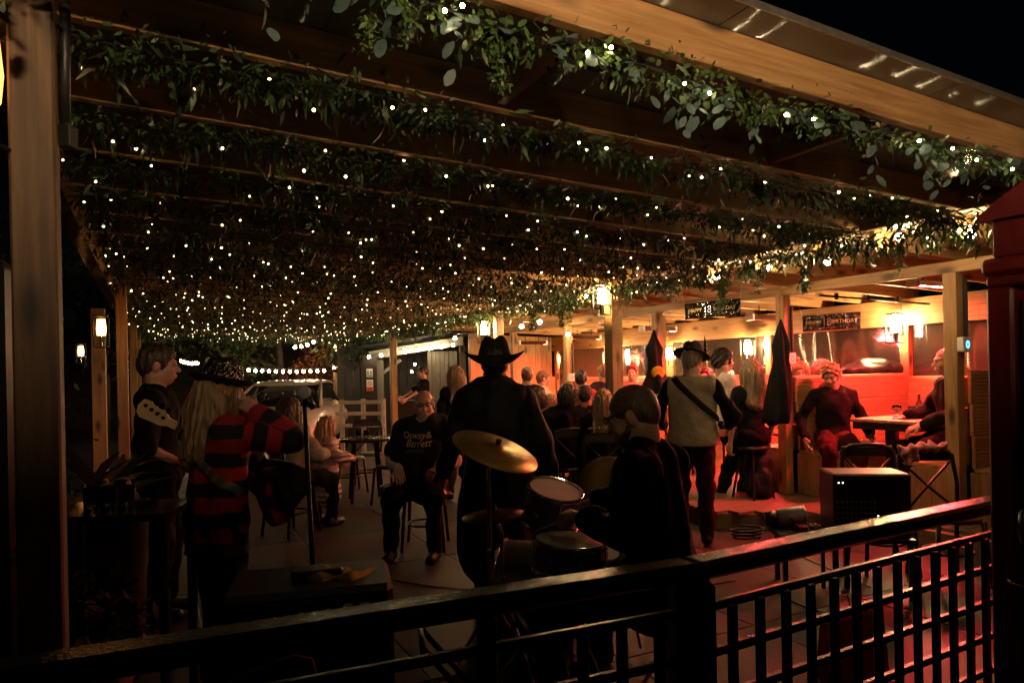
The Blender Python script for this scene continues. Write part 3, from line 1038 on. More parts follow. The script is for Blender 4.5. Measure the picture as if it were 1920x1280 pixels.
# ------------------------------------------------------------------ beyond the pergola: car, trees, strings of bulbs, kiosk
bark = mat('bark', (0.06, 0.04, 0.025), 0.8, bump=.6, bscale=20)
leaf_far = mat('leaf_far', (0.05, 0.07, 0.02), 0.6, var=.6, scale=3)
leaf_orange_lit = mat('leaf_orange_lit', (0.22, 0.07, 0.025), 0.6, var=.5, scale=5)  # the lamplight's orange is put into the leaf colour
def tree(label, p, h, cw, ch, n, lm, trunk_r=.09, cat_='tree', name='tree', sz=(.09, .2), grp=None):
    t = thing(name, label, cat_, p, 0, grp)
    pts = [(0, 0, 0), (.05, .02, h * .3), (-.04, .03, h * .6), (.02, 0, h * .85)]
    MB().tube(pts, [trunk_r, trunk_r * .8, trunk_r * .55, trunk_r * .2], 8).build('trunk', bark, t, True)
    for k in range(6):
        an = random.uniform(0, 6.28); z0 = h * random.uniform(.3, .7)
        e = Vector((math.cos(an) * cw * .4, math.sin(an) * cw * .4, z0 + ch * random.uniform(.1, .35)))
        MB().tube([(0, 0, z0), tuple((Vector((0, 0, z0)) + e) / 2 + Vector((0, 0, .05))), tuple(e)], [trunk_r * .4, trunk_r * .28, trunk_r * .1], 6).build('limb', bark, t, True)
    cl = rng.normal(size=(26, 3)) * np.array([cw * .26, cw * .26, ch * .24]) + np.array([0, 0, h - ch * .42])
    idx = rng.integers(0, 26, n)
    c = cl[idx] + rng.normal(size=(n, 3)) * min(cw, ch) * .09
    d = rng.normal(size=(n, 3)); d[:, 2] -= .3
    nm = rng.normal(size=(n, 3)); nm[:, 2] += .6
    L = rng.uniform(*sz, n)
    v, q = leaves(c, d, nm, L, L * .5)
    stuff(link('crown', np_mesh('crown', v, q, lm), t))
    return t
tree('dark tree behind the pale car with fairy lights before it', (-6.3, 18.5, 0), 4.6, 4.5, 3.2, 5000, leaf_far, .14)
tree('wide dark tree left of the parked car', (-10.5, 17.5, 0), 4.8, 5.0, 3.6, 5000, leaf_far, .16)
tree('dim tree far behind the amber lanterns', (-14.5, 18.0, 0), 5.0, 5.0, 4.0, 4000, leaf_far, .16)
tree('orange lit bush beside the far lantern', (at(592, 720, 19.5).x, 19.5, 0), 2.75, 1.9, 2.5, 3200, leaf_orange_lit, .06, 'bush', 'bush', (.08, .17))
tree('dark shrub on the left edge behind the black board', (-3.6, 4.1, 0), 1.6, 1.1, 1.3, 1400, leaf_far, .04, 'shrub', 'shrub', (.05, .1))
# hedge closing the car park
hd = thing('hedge', 'long dark clipped hedge closing the far side of the car park', 'hedge', (-6, 22, 0))
n = 9000
c = np.stack([rng.uniform(-14, 14, n), rng.normal(size=n) * .5, rng.uniform(.1, 3.4, n) + .3 * np.sin(rng.uniform(0, 40, n))], 1)
d = rng.normal(size=(n, 3)); nm = rng.normal(size=(n, 3)); L = rng.uniform(.12, .26, n)
v, q = leaves(c, d, nm, L, L * .5)
stuff(link('foliage', np_mesh('foliage', v, q, leaf_far), hd))
MB().box((-14, -.35, 0), (14, .35, 3.2)).build('twig_core', bark, hd)

def line_pts(p0, p1, n, Y):
    return [at(p0[0] + (p1[0] - p0[0]) * i / (n - 1), p0[1] + (p1[1] - p0[1]) * i / (n - 1) + 2.2 * math.sin(PI * i / (n - 1)), Y) for i in range(n)]
festoon('row of small round bulbs strung level above the parked car', line_pts((466, 694), (608, 695), 12, 16.0), .034, small_bulb_glow)
festoon('four bulbs rising beside the orange lit bush', line_pts((553, 651), (588, 641), 4, 17.5), .04, small_bulb_glow)
festoon('short cluster of bulbs glimpsed left of the glittered hat', line_pts((340, 677), (370, 681), 8, 17.0), .035, small_bulb_glow)

# car, facing the camera
paint = mat('car_paint', (0.72, 0.70, 0.62), 0.22, 0.2, var=.05, spec=.6)
glass_dark = mat('car_glass', (0.008, 0.009, 0.01), 0.05)
car = thing('parked_car', 'pale silver car parked facing the band beyond the pergola', 'car', (at(488, 760, 11.3).x, 11.3, 0), R(5))
def loft(secs, name, m, parent, closed=True):
    """secs: list of (y, [(x, z), ...]) outlines of equal length"""
    V, Q = [], []
    k = len(secs[0][1])
    for y, o in secs:
        V += [(x, y, z) for x, z in o]
    for i in range(len(secs) - 1):
        for j in range(k):
            j2 = (j + 1) % k
            Q.append((i * k + j, i * k + j2, (i + 1) * k + j2, (i + 1) * k + j))
    mb = MB().add(V, Q)
    mb.add(V[:k], [tuple(range(k))]); mb.add(V[-k:], [tuple(range(k))[::-1]])
    return mb.build(name, m, parent, True)
def outline(w, z0, z1, p=3.2, n=20):
    o = []
    for i in range(n):
        a = 2 * PI * i / n
        ca, sa = math.cos(a), math.sin(a)
        o.append((w * math.copysign(abs(ca) ** (2 / p), ca), (z0 + z1) / 2 + (z1 - z0) / 2 * math.copysign(abs(sa) ** (2 / p), sa)))
    return o
loft([(-.02, outline(.60, .32, .62)), (.05, outline(.78, .22, .74)), (.3, outline(.86, .2, .86)), (.9, outline(.9, .2, .97)), (1.3, outline(.91, .2, 1.0)),
      (2.6, outline(.91, .2, 1.0)), (3.6, outline(.89, .22, .98)), (4.1, outline(.8, .3, .92)), (4.2, outline(.7, .4, .8))], 'body', paint, car)
loft([(1.15, outline(.76, .93, 1.0, 4)), (1.95, outline(.64, .95, 1.40, 3.4)), (2.6, outline(.64, .95, 1.45, 3.4)), (3.3, outline(.62, .95, 1.40, 3.4)), (3.95, outline(.66, .93, .99, 4))], 'cabin_glass', glass_dark, car)
loft([(1.86, outline(.645, 1.35, 1.415, 3)), (2.2, outline(.655, 1.37, 1.455, 3)), (2.8, outline(.655, 1.38, 1.462, 3)), (3.4, outline(.63, 1.33, 1.41, 3))], 'roof', paint, car)
for s in (-1, 1):
    MB().tube([(s * .77, 1.12, .98), (s * .70, 1.5, 1.22), (s * .63, 1.9, 1.40)], .028, 8).build('pillar', paint, car, True)
    MB().ell((s * .60, .09, .66), (.15, .09, .055)).build('headlight', glass_dark, car, True)
    MB().ell((s * .98, 1.25, 1.02), (.09, .06, .07)).build('wing_mirror', paint, car, True)
    for y in (.85, 3.4):
        w = MB().tube([(s * .70, y, .31), (s * .91, y, .31)], .31, 20).build('wheel', black_plastic, car)
        MB().tube([(s * .90, y, .31), (s * .925, y, .31)], .19, 14).build('rim', chrome, w)
MB().box((-.42, -.035, .40), (.42, .03, .58), .02).build('grille', black_plastic, car)
MB().box((-.26, -.055, .33), (.26, -.036, .42), .004).build('number_plate', mat('plate', (.55, .55, .5), .5), car)
MB().ell((0, .06, .735), (.075, .02, .035)).build('badge', chrome, car, True)
MB().beam((-.5, 1.27, 1.02), (.2, 1.45, 1.13), .012, .012).build('wiper', black_plastic, car)

# low white fence behind the tables
fn_ = thing('low_fence', 'low pale rail fence beyond the far tables', 'fence', (0, 0, 0))
pf = mat('pale_paint', (0.42, 0.42, 0.38), .6)
for z in (.55, .78, 1.0):
    MB().beam((at(560, 760, 13.5).x, 13.5, z), (at(720, 760, 13.2).x, 13.2, z), .03, .07, .004).build('rail', pf, fn_)
for px in (562, 600, 640, 680, 718):
    p = at(px, 760, 13.35)
    MB().box((p.x - .04, 13.36, 0), (p.x + .04, 13.44, 1.06), .004).build('post', pf, fn_)

# grey kiosk with bulbs along its fascia
ks = thing('timber_kiosk', 'grey timber kiosk with bulbs along its white lit fascia', 'kiosk', (0, 0, 0))
kl, kr = at(692, 668, 16.2), at(868, 640, 14.8)
dirk = (kr - kl); dirk.z = 0; kL = dirk.length; dirk.normalize()
white_board = mat('white_board', (0.6, 0.58, 0.5), .55)
MB().beam(kl + Vector((0, .04, .02)), kr + Vector((0, .04, .02)), .03, .19, .004).build('fascia', white_board, ks)
MB().beam(kl + Vector((0, .5, .22)), kr + Vector((0, .5, .22)), 1.1, .04, .004).build('roof', mat('slate', (.06, .06, .06), .4), ks)
for px in (712, 868):
    p = at(px, 700, 16.0 if px < 800 else 14.9)
    MB().box((p.x - .07, p.y - .0, 0), (p.x + .07, p.y + .14, kl.z - .09 if px < 800 else kr.z - .09), .006).build('post', grey_wood, ks)
p = at(712, 700, 16.0)
MB().beam((p.x + .05, p.y + .05, 1.55), (p.x + .5, p.y + .0, kl.z - .1), .07, .07, .004).build('brace', grey_wood, ks)
for k in range(7):
    q = at(806 + k * 8.0, 700, 15.4)
    MB().box((q.x - .047, q.y + .01 * (k % 2), 0), (q.x + .044, q.y + .03, kr.z - .18), .004).build('wall_board', grey_wood, ks)
for k in range(12):
    q = at(640 + k * 14.5, 700, 17.6)
    MB().box((q.x - .095, q.y + .01 * (k % 2), 0), (q.x + .095, q.y + .03, 2.3), .004).build('back_board', mat('dark_board', (.022, .017, .013), .6), ks)
MB().box((at(730, 0, 15.3).x, 15.25, 0), (at(800, 0, 15.3).x, 15.6, .95), .01).build('counter', mat('dark_board', (.022, .017, .013), .6), ks)
festoon('bulbs along the lit white fascia of the grey kiosk', [at(692 + (850 - 692) * i / 7, 669 - 22 * i / 7, 15.6 - .09 * i) for i in range(8)], .036, small_bulb_glow, .02)
festoon('two small bulbs hanging in the dark kiosk opening', [at(739, 698, 16.6), at(772, 697, 16.6), at(778, 683, 16.5)], .028, small_bulb_glow)
# a further lit frame seen between the posts
fs = thing('far_shelter', 'far orange lit timber frame seen between the two thin posts', 'shelter', (0, 0, 0))
for (x0, x1, y) in ((622, 680, 686), (736, 782, 684)):
    MB().beam(at(x0, y, 19), at(x1, y - 2, 19), .05, .13, .004).build('beam', pine_x, fs)
for px in (628, 662, 745, 780):
    p = at(px, 700, 19.05)
    MB().box((p.x - .05, p.y, 0), (p.x + .05, p.y + .1, 1.62), .004).build('post', pine_z, fs)
festoon('three bulbs glowing in the far orange lit frame', [at(626, 690, 18.8), at(656, 688, 18.8), at(672, 700, 18.8)], .035, small_bulb_glow)

# two notices on a dark board
sp = thing('notice_board', 'dark board carrying the white toilet notice and the red ban notice', 'board', (at(693, 720, 15.8).x, 15.85, 0))
MB().box((-.16, .0, 0), (.16, .04, 2.0), .004).build('board', mat('dark_board', (.022, .017, .013), .6), sp)
def notice(label, px, py, w, h, fn):
    p = at(px, py, 15.83)
    t = thing('notice', label, 'sign', (p.x, 15.83, p.z))
    MB().box((-w / 2, -.004, -h / 2), (w / 2, .004, h / 2)).build('plate', white_plastic, t)
    fn(t, w, h)
def f1(t, w, h):
    q = MB()
    for x in (-.035, .035):
        q.ell((x, -.006, .05), (.014, .002, .016), 8, 5); q.box((x - .016, -.008, -.03), (x + .016, -.005, .03))
    stuff(q.build('figures', black_plastic, t))
    MB().box((-w / 2 + .01, -.008, -h / 2 + .015), (w / 2 - .01, -.005, -h / 2 + .045)).build('bar', mat('sign_green', (.03, .18, .06), .5), t)
def f2(t, w, h):
    red = mat('sign_red', (.6, .05, .02), .5)
    MB().box((-w / 2 + .004, -.008, -h / 2 + .004), (w / 2 - .004, -.005, -h / 2 + .09)).build('bar', red, t)
    M = Matrix.Translation((0, -.006, .04)) @ Matrix.Rotation(PI / 2, 4, 'X')
    MB().lathe([(.038, 0), (.052, 0), (.052, .002), (.038, .002)], 20, M).build('ring', red, t)
    MB().beam((-.033, -.0075, .073), (.033, -.0075, .007), .002, .012).build('slash', red, t)
notice('small white toilet notice above the red ban notice', 693, 699, .14, .19, f1)
notice('ban notice with red ring and red bar on the dark board', 693.5, 722, .15, .26, f2)

# dark board and black things left of the near post
bd = thing('black_board', 'tall black board with a rounded corner at the left picture edge', 'board', (at(2, 700, 2.6).x, 2.6, 0))
n = 8
poly = [(-.35, 0), (.02, 0)] + [(.02 - .05 + .05 * math.cos(PI / 2 * k / n), 1.93 + .05 * math.sin(PI / 2 * k / n)) for k in range(n + 1)] + [(-.35, 1.98)]
M = Matrix(((1, 0, 0, 0), (0, 0, 1, 0), (0, 1, 0, 0), (0, 0, 0, 1)))
MB().prism(poly, 0, .04, M).build('panel', black_plastic, bd)
op = thing('outer_post', 'timber post left of the guitarist carrying the small amber lantern', 'post', (at(186, 700, 8.9).x, 8.9, 0), FROT)
MB().box((-.08, -.08, 0), (.08, .08, 2.45), .006).build('timber', pine_z, op)
# ------------------------------------------------------------------ people: smooth bodies from distance fields
def sdf_mesh(prims, h, k=.03, inf=0.0, sub=(), noise=None, cuts=()):
    def bb(p):
        if p[0] == 'e':
            c, r = np.array(p[1]), max(p[2]); return c - r, c + r
        a, b = np.array(p[1]), np.array(p[2]); r = max(p[3], p[4])
        return np.minimum(a, b) - r, np.maximum(a, b) + r
    bbs = [bb(p) for p in prims]
    pad = inf + 3 * h + .012
    lo = np.min([x[0] for x in bbs], 0) - pad; hi = np.max([x[1] for x in bbs], 0) + pad
    n = np.ceil((hi - lo) / h).astype(int) + 1
    ax = [(lo[i] + h * np.arange(n[i])).astype(np.float32) for i in range(3)]
    D = np.full(tuple(n), 9.0, np.float32)
    mg = k * 1.2 + inf + 2 * h
    def field(p, X, Y, Z):
        if p[0] == 'e':
            c, r = p[1], p[2]
            dx, dy, dz = X - c[0], Y - c[1], Z - c[2]
            if len(p) > 3 and p[3] is not None:
                m = p[3]
                dx, dy, dz = (m[0][0] * dx + m[1][0] * dy + m[2][0] * dz, m[0][1] * dx + m[1][1] * dy + m[2][1] * dz, m[0][2] * dx + m[1][2] * dy + m[2][2] * dz)
            k0 = np.sqrt((dx / r[0]) ** 2 + (dy / r[1]) ** 2 + (dz / r[2]) ** 2) + 1e-6
            k1 = np.sqrt((dx / r[0] ** 2) ** 2 + (dy / r[1] ** 2) ** 2 + (dz / r[2] ** 2) ** 2) + 1e-6
            return k0 * (k0 - 1) / k1
        a, b, r1, r2 = p[1], p[2], p[3], p[4]
        ba = [b[i] - a[i] for i in range(3)]
        L2 = sum(x * x for x in ba) + 1e-9
        dx, dy, dz = X - a[0], Y - a[1], Z - a[2]
        s = 1.0
        if p[0] == 'f':                       # flattened along the direction p[5] by the factor p[6]
            f, s = p[5], p[6]
            def sq(x, y, z):
                q = (x * f[0] + y * f[1] + z * f[2]) * (1 / s - 1)
                return x + f[0] * q, y + f[1] * q, z + f[2] * q
            dx, dy, dz = sq(dx, dy, dz)
            ba = list(sq(*ba)); L2 = sum(x * x for x in ba) + 1e-9
        t = np.clip((dx * ba[0] + dy * ba[1] + dz * ba[2]) / L2, 0, 1)
        d = np.sqrt((dx - t * ba[0]) ** 2 + (dy - t * ba[1]) ** 2 + (dz - t * ba[2]) ** 2) - (r1 + (r2 - r1) * t)
        return d * (.5 + .5 * s)
    for p, (l, u) in zip(prims, bbs):
        i0 = np.maximum(np.floor((l - mg - lo) / h).astype(int), 0)
        i1 = np.minimum(np.ceil((u + mg - lo) / h).astype(int) + 1, n)
        X = ax[0][i0[0]:i1[0], None, None]; Y = ax[1][None, i0[1]:i1[1], None]; Z = ax[2][None, None, i0[2]:i1[2]]
        d = field(p, X, Y, Z).astype(np.float32)
        sl = (slice(i0[0], i1[0]), slice(i0[1], i1[1]), slice(i0[2], i1[2]))
        o = D[sl]
        kk = p[-1]['k'] if isinstance(p[-1], dict) else k
        hh = np.clip(.5 + .5 * (o - d) / kk, 0, 1)
        D[sl] = o + (d - o) * hh - kk * hh * (1 - hh)
    D -= inf
    X, Y, Z = ax[0][:, None, None], ax[1][None, :, None], ax[2][None, None, :]
    if noise:
        amp, fr, st = noise
        for _ in range(4):
            v = rng.normal(size=3) * np.array(st); v *= fr / (np.linalg.norm(v) + 1e-6); ph = rng.uniform(0, 6.3)
            D += amp * .5 * np.sin(v[0] * X + v[1] * Y + v[2] * Z + ph + 1.5 * np.sin(v[1] * .6 * X + v[2] * .4 * Y + ph))
    for p in sub:
        d = field(p, X, Y, Z); kk = p[-1]['k'] if isinstance(p[-1], dict) else .01
        hh = np.clip(.5 - .5 * (D + d) / kk, 0, 1)
        D = D + (-d - D) * hh + kk * hh * (1 - hh)
    for pt, nn in cuts:
        D = np.maximum(D, nn[0] * (X - pt[0]) + nn[1] * (Y - pt[1]) + nn[2] * (Z - pt[2]))
    D[0] = D[-1] = 9; D[:, 0] = D[:, -1] = 9; D[:, :, 0] = D[:, :, -1] = 9
    # surface nets
    S = D < 0
    c = [S[i:S.shape[0] - 1 + i, j:S.shape[1] - 1 + j, kz:S.shape[2] - 1 + kz] for i in (0, 1) for j in (0, 1) for kz in (0, 1)]
    tot = sum(x.astype(np.int8) for x in c)
    act = (tot > 0) & (tot < 8)
    I = np.argwhere(act)
    if len(I) == 0:
        return np.zeros((0, 3)), np.zeros((0, 4), int)
    idx = np.full(act.shape, -1, np.int64); idx[act] = np.arange(len(I))
    off = np.array([(i, j, kz) for i in (0, 1) for j in (0, 1) for kz in (0, 1)])
    val = np.stack([D[I[:, 0] + o[0], I[:, 1] + o[1], I[:, 2] + o[2]] for o in off], 1)
    P = np.zeros((len(I), 3)); cnt = np.zeros(len(I))
    for e0 in range(8):
        for bit in (1, 2, 4):
            if e0 & bit: continue
            e1 = e0 | bit
            v0, v1 = val[:, e0], val[:, e1]
            m = (v0 < 0) != (v1 < 0)
            t = np.where(m, v0 / np.where(m, v0 - v1, 1), 0)
            P += np.where(m[:, None], off[e0] + (off[e1] - off[e0]) * t[:, None], 0); cnt += m
    V = lo + (I + P / cnt[:, None]) * h
    Q = []
    for axis in range(3):
        s0 = [slice(None)] * 3; s1 = [slice(None)] * 3
        s0[axis] = slice(0, -1); s1[axis] = slice(1, None)
        ch = S[tuple(s0)] != S[tuple(s1)]
        E = np.argwhere(ch)
        o1, o2 = [(1, 2), (2, 0), (0, 1)][axis]
        u = np.zeros(3, int); u[o1] = 1; w = np.zeros(3, int); w[o2] = 1
        E = E[(E[:, o1] > 0) & (E[:, o2] > 0)]
        g = lambda e: idx[e[:, 0], e[:, 1], e[:, 2]]
        q = np.stack([g(E - u - w), g(E - w), g(E), g(E - u)], 1)
        flip = ~S[E[:, 0], E[:, 1], E[:, 2]]
        q[flip] = q[flip][:, ::-1]
        Q.append(q[(q >= 0).all(1)])
    return V, np.concatenate(Q)

def V3(*a): return Vector(a)

def ik(a, t, l1, l2, pole):
    d = t - a; L = min(max(d.length, abs(l1 - l2) + .02), l1 + l2 - .004)
    d = d.normalized(); e = a + d * L
    x = (l1 * l1 - l2 * l2 + L * L) / (2 * L)
    hgt = math.sqrt(max(l1 * l1 - x * x, 0))
    p = pole - d * pole.dot(d)
    p = p.normalized() if p.length > 1e-5 else d.orthogonal().normalized()
    return a + d * x + p * hgt, e

skin_m = mat('skin', (0.50, 0.27, 0.19), 0.5, var=.12, scale=25, bump=.05, Subsurface_Weight=.0)
eye_m = mat('eye', (0.38, 0.34, 0.31), .2, var=.02)
iris_m = mat('iris', (0.03, 0.02, 0.015), .2)
lip_m = mat('lips', (0.36, 0.12, 0.10), .45)
def cloth(name, col, rough=.85, var=.3, **kw):
    return mat(name, col, rough, var=var, scale=18, spec=.12, bump=.55, bscale=15, bdist=.03, **kw)
hair_cache = {}
def hairm(name, col):
    return mat('hair_' + name, col, .45, var=.55, scale=3.0, bump=.6, bscale=4, stretch=(30, 30, 2.0))

def hand_prims(w, d, nrm, curl, thumb_side, sc=1.0, spread=.12):
    """w wrist, d pointing direction, nrm palm normal; thumb_side +1/-1 along d x nrm"""
    d = d.normalized(); nrm = (nrm - d * nrm.dot(d)).normalized()
    s = d.cross(nrm) * thumb_side
    P = [('c', w - d * .02 * sc, w + d * .03 * sc, .024 * sc, .026 * sc, {'k': .02})]
    for i in range(4):
        o = (1.5 - i) * .0205 * sc
        P.append(('c', w + d * .02 * sc + s * o * .6, w + d * .085 * sc + s * o, .016 * sc, .0125 * sc, {'k': .014}))
    lens = [(.042, .026, .02), (.047, .03, .022), (.043, .028, .021), (.033, .021, .018)]
    for i in range(4):
        o = (1.5 - i) * .0205 * sc
        p = w + d * .088 * sc + s * o
        ang = 0; dd = (d + s * spread * (1.5 - i) * .35).normalized()
        for j, ln in enumerate(lens[i]):
            ang += curl * (1.0, 1.15, .8)[j] * (1 + .06 * i)
            v = dd * math.cos(ang) + nrm * math.sin(ang)
            q = p + v * ln * sc
            P.append(('c', p, q, (.0098 - .0009 * j) * sc, (.0092 - .0009 * j) * sc, {'k': .006}))
            p = q
    p = w + d * .025 * sc + s * .026 * sc
    q = p + (d * .7 + s * .75 + nrm * .35).normalized() * .04 * sc
    P.append(('c', p, q, .016 * sc, .0115 * sc, {'k': .014}))
    r = q + (d * .9 + s * .1 + nrm * (.3 + .5 * min(curl, 1))).normalized() * .033 * sc
    P.append(('c', q, r, .0108 * sc, .009 * sc, {'k': .006}))
    return P

def person(label, x, y, z=0, yaw=0, H=1.75, sit=None, lean=0, side=0, twist=0, wr=None, wl=None, ar=None, al=None, head=(0, 0, 0),
           pole_r=None, pole_l=None, fat=0.0, top='top_black', top_inf=.016, sleeve=1.0, bottom='trousers_black', skirt=None, coat=None,
           hair=('short', 'brown'), child=False, fine=.009, coarse=.018, hands=(.5, .5), hand_n=(None, None), hand_h=.006, female=False, hem_drop=None, shoe='shoe_black', neck_open=0, vest=None, hood=False, skin=None, base=True, group=None):
    s = H / 1.75
    root = thing('person', label, 'person', (x, y, z), yaw, group)
    J = {}
    pel = V3(0, 0, .95) if sit is None else V3(0, 0, sit / s + .10)
    Rt = Matrix.Rotation(R(-twist), 3, 'Z') @ Matrix.Rotation(R(side), 3, 'Y') @ Matrix.Rotation(-R(lean), 3, 'X')
    up = Rt @ V3(0, 0, 1); fw = Rt @ V3(0, 1, 0); rt = Rt @ V3(1, 0, 0)
    shw = .165 if female or child else .185
    chest = pel + up * .36 + fw * .01
    neck = pel + up * .525 - fw * .01
    Hm = Matrix.Rotation(R(-head[0]), 3, 'Z') @ Matrix.Rotation(R(head[2]), 3, 'Y') @ Matrix.Rotation(R(head[1]), 3, 'X')
    HR = (Rt @ Hm)
    hs = 1.0 if not child else 1.22
    hc = neck + up * (.125 * hs) + (HR @ V3(0, .03, .03)) * hs
    shR, shL = neck - up * .075 + rt * shw, neck - up * .075 - rt * shw
    hipR, hipL = pel + rt * .09, pel - rt * .09
    # arms and legs
    def tgt(t, sh, sg):
        if t is None:
            return sh + rt * sg * .07 - V3(0, 0, .53) + fw * .06
        return Vector(t)
    eR, wR = ik(shR, tgt(wr, shR, 1), .295, .255, Vector(pole_r) if pole_r else rt * .6 - fw * .7 - V3(0, 0, .4))
    eL, wL = ik(shL, tgt(wl, shL, -1), .295, .255, Vector(pole_l) if pole_l else -rt * .6 - fw * .7 - V3(0, 0, .4))
    if sit is None:
        aR = Vector(ar) if ar else V3(.11, -.02, .085); aL = Vector(al) if al else V3(-.11, .03, .085)
        pole = V3(0, 1, .1)
    else:
        aR = Vector(ar) if ar else V3(.13, .44, .085); aL = Vector(al) if al else V3(-.13, .46, .085)
        pole = V3(0, 1, 1)
    kR, aR = ik(hipR, aR, .44, .42, pole + rt * .15); kL, aL = ik(hipL, aL, .44, .42, pole - rt * .15)
    T = lambda p: tuple(p * s)
    def hp(*a): return hc + (HR @ V3(*a)) * hs
    Hm3 = [[HR[i][j] for j in range(3)] for i in range(3)]
    def he(c, r, k=.02): return ('e', T(hp(*c)), tuple(v * s * hs for v in r), Hm3, {'k': k * s})
    def hcps(a, b, r1, r2, k=.012): return ('c', T(hp(*a)), T(hp(*b)), r1 * s * hs, r2 * s * hs, {'k': k * s})
    # head, one surface with the neck
    Hd = [he((0, -.014, .03), (.075, .098, .086)), he((0, .03, -.035), (.061, .066, .085)), he((0, .05, -.088), (.040, .042, .030)),
          hcps((-.045, -.02, -.08), (0, .06, -.1), .03, .02), hcps((.045, -.02, -.08), (0, .06, -.1), .03, .02),
          he((0, .082, .020), (.052, .02, .012), .015), hcps((0, .094, .004), (0, .117, -.034), .0085, .0135), he((-.013, .102, -.038), (.009, .011, .008), .008), he((.013, .102, -.038), (.009, .011, .008), .008),
          he((0, .094, -.066), (.022, .013, .007), .008), he((0, .092, -.077), (.019, .013, .007), .008), he((-.036, .068, -.04), (.024, .022, .022), .02), he((.036, .068, -.04), (.024, .022, .022), .02),
          he((-.078, -.008, -.012), (.011, .021, .033), .008), he((.078, -.008, -.012), (.011, .021, .033), .008),
          ('c', T(hp(0, -.03, -.06)), T(neck - up * .02), (.053 if female or child else .060) * s, .064 * s, {'k': .04 * s}),
          ('c', T(neck - up * .03 + rt * .1), T(neck - up * .03 - rt * .1), .045 * s, .045 * s, {'k': .05 * s})]
    if fat:
        Hd += [he((0, .035, -.105), (.062, .055, .035), .03)]
    sub = [he((-.032, .106, .0), (.017, .018, .011), .012), he((.032, .106, .0), (.017, .018, .011), .012)]
    V, Q = sdf_mesh(Hd, fine * s * (hs if child else 1), .02, 0, sub)
    parts = [(V, Q)]
    # limbs and trunk inside the clothes
    f6 = tuple(fw)
    tor = [('f', T(pel + up * .06), T(chest), (.150 if not female else .135) * s, (.165 if not female else .148) * s, f6, .68),
           ('c', T(shR - rt * .03), T(shL + rt * .03), .068 * s, .068 * s), ('f', T(chest), T(neck - up * .07), .150 * s, .10 * s, f6, .68),
           ('e', T(pel - up * .01), (.165 * s, .125 * s, .13 * s), [[Rt[i][j] for j in range(3)] for i in range(3)])]
    if fat:
        tor += [('e', T(pel + up * .2 + fw * (.05 + fat * .3)), ((.17 + fat * .5) * s, (.14 + fat * .6) * s, .2 * s), None), ('f', T(pel + up * .05), T(chest), (.15 + fat * .4) * s, (.165 + fat * .3) * s, f6, .75)]
    if female:
        tor += [('e', T(chest + up * .02 + fw * .075 + rt * .065), (.058 * s,) * 3, None), ('e', T(chest + up * .02 + fw * .075 - rt * .065), (.058 * s,) * 3, None)]
    fa = 1 + fat * 1.2
    armR = [('c', T(shR), T(eR), .052 * s * fa, .042 * s * fa), ('c', T(eR), T(wR), .042 * s * fa, .028 * s)]
    armL = [('c', T(shL), T(eL), .052 * s * fa, .042 * s * fa), ('c', T(eL), T(wL), .042 * s * fa, .028 * s)]
    legR = [('c', T(hipR), T(kR), .088 * s * fa, .062 * s * fa), ('c', T(kR), T(aR), .060 * s, .042 * s)]
    legL = [('c', T(hipL), T(kL), .088 * s * fa, .062 * s * fa), ('c', T(kL), T(aL), .060 * s, .042 * s)]
    V, Q = sdf_mesh(tor + armR + armL + legR + legL, coarse, .035 * s, -.004)
    parts.append((V, Q))
    for (e, w, cu, sg, hn) in ((eR, wR, hands[0], 1, hand_n[0]), (eL, wL, hands[1], -1, hand_n[1])):
        if cu is None: continue
        d = (w - e).normalized()
        nn = Vector(hn) if hn is not None else (-rt * sg + fw * .2)
        ts = 1 if (d.cross(nn)).dot(fw + V3(0, 0, .3)) > 0 else -1
        hpz = [tuple([q[0]] + [T(q[1]), T(q[2]), q[3] * s, q[4] * s, q[5]]) for q in hand_prims(w, d, nn, cu, ts)]
        parts.append(sdf_mesh(hpz, hand_h, .012))
    v, q = cat(parts)
    body = link('body', np_mesh('body', v, q, MATS[skin] if skin else skin_m), root)
    # eyes and mouth
    for sx in (-1, 1):
        M = Matrix.Translation(Vector(T(hp(sx * .032, .0815, -.001))))
        o = MB().ell((0, 0, 0), .0125 * s * hs, 10, 8, None).build('eye', eye_m, root, True, Vector(T(hp(sx * .032, .0815, -.001))))
        MB().ell(Vector((HR @ V3(0, .0095, 0)) * s * hs), .0065 * s * hs, 8, 6).build('iris', iris_m, o, True)
    # clothes
    tm = MATS[top]
    def arm_cut(arm, fr):
        (c0, a0, b0, r0, r1), (c1, a1, b1, r2, r3) = arm
        if fr >= 1: return [arm[0], (c1, a1, tuple(Vector(a1).lerp(Vector(b1), .86)), r2 + .004 * s, r3 + .006 * s)]
        a_, b_ = Vector(a0), Vector(b0)
        if fr <= 0: return []
        return [('c', a0, tuple(a_ + (b_ - a_) * min(1, fr * 2)), r0 + .006, r0 + .004)]
    inf = top_inf * (1 if not child else .8)
    tp = tor + (arm_cut(armR, sleeve) + arm_cut(armL, sleeve) if sleeve > 0 else [])
    hem = [('f', T(pel - up * .02), T(pel + up * .12), (.168 + fat * .4) * s, (.155 + fat * .4) * s, f6, .74)]
    if hem_drop: hem = [('f', T(pel - up * (hem_drop + .06)), T(pel + up * .14), .168 * s, .150 * s, f6, .74)]
    if sit is None: tp = tp + hem
    if hood: tp = tp + [('c', T(neck - fw * .06 + rt * .06), T(neck - fw * .06 - rt * .06), .05 * s, .05 * s), ('c', T(neck + rt * .08), T(neck + fw * .07 - up * .03), .03 * s, .025 * s), ('c', T(neck - rt * .08), T(neck + fw * .07 - up * .03), .03 * s, .025 * s)]
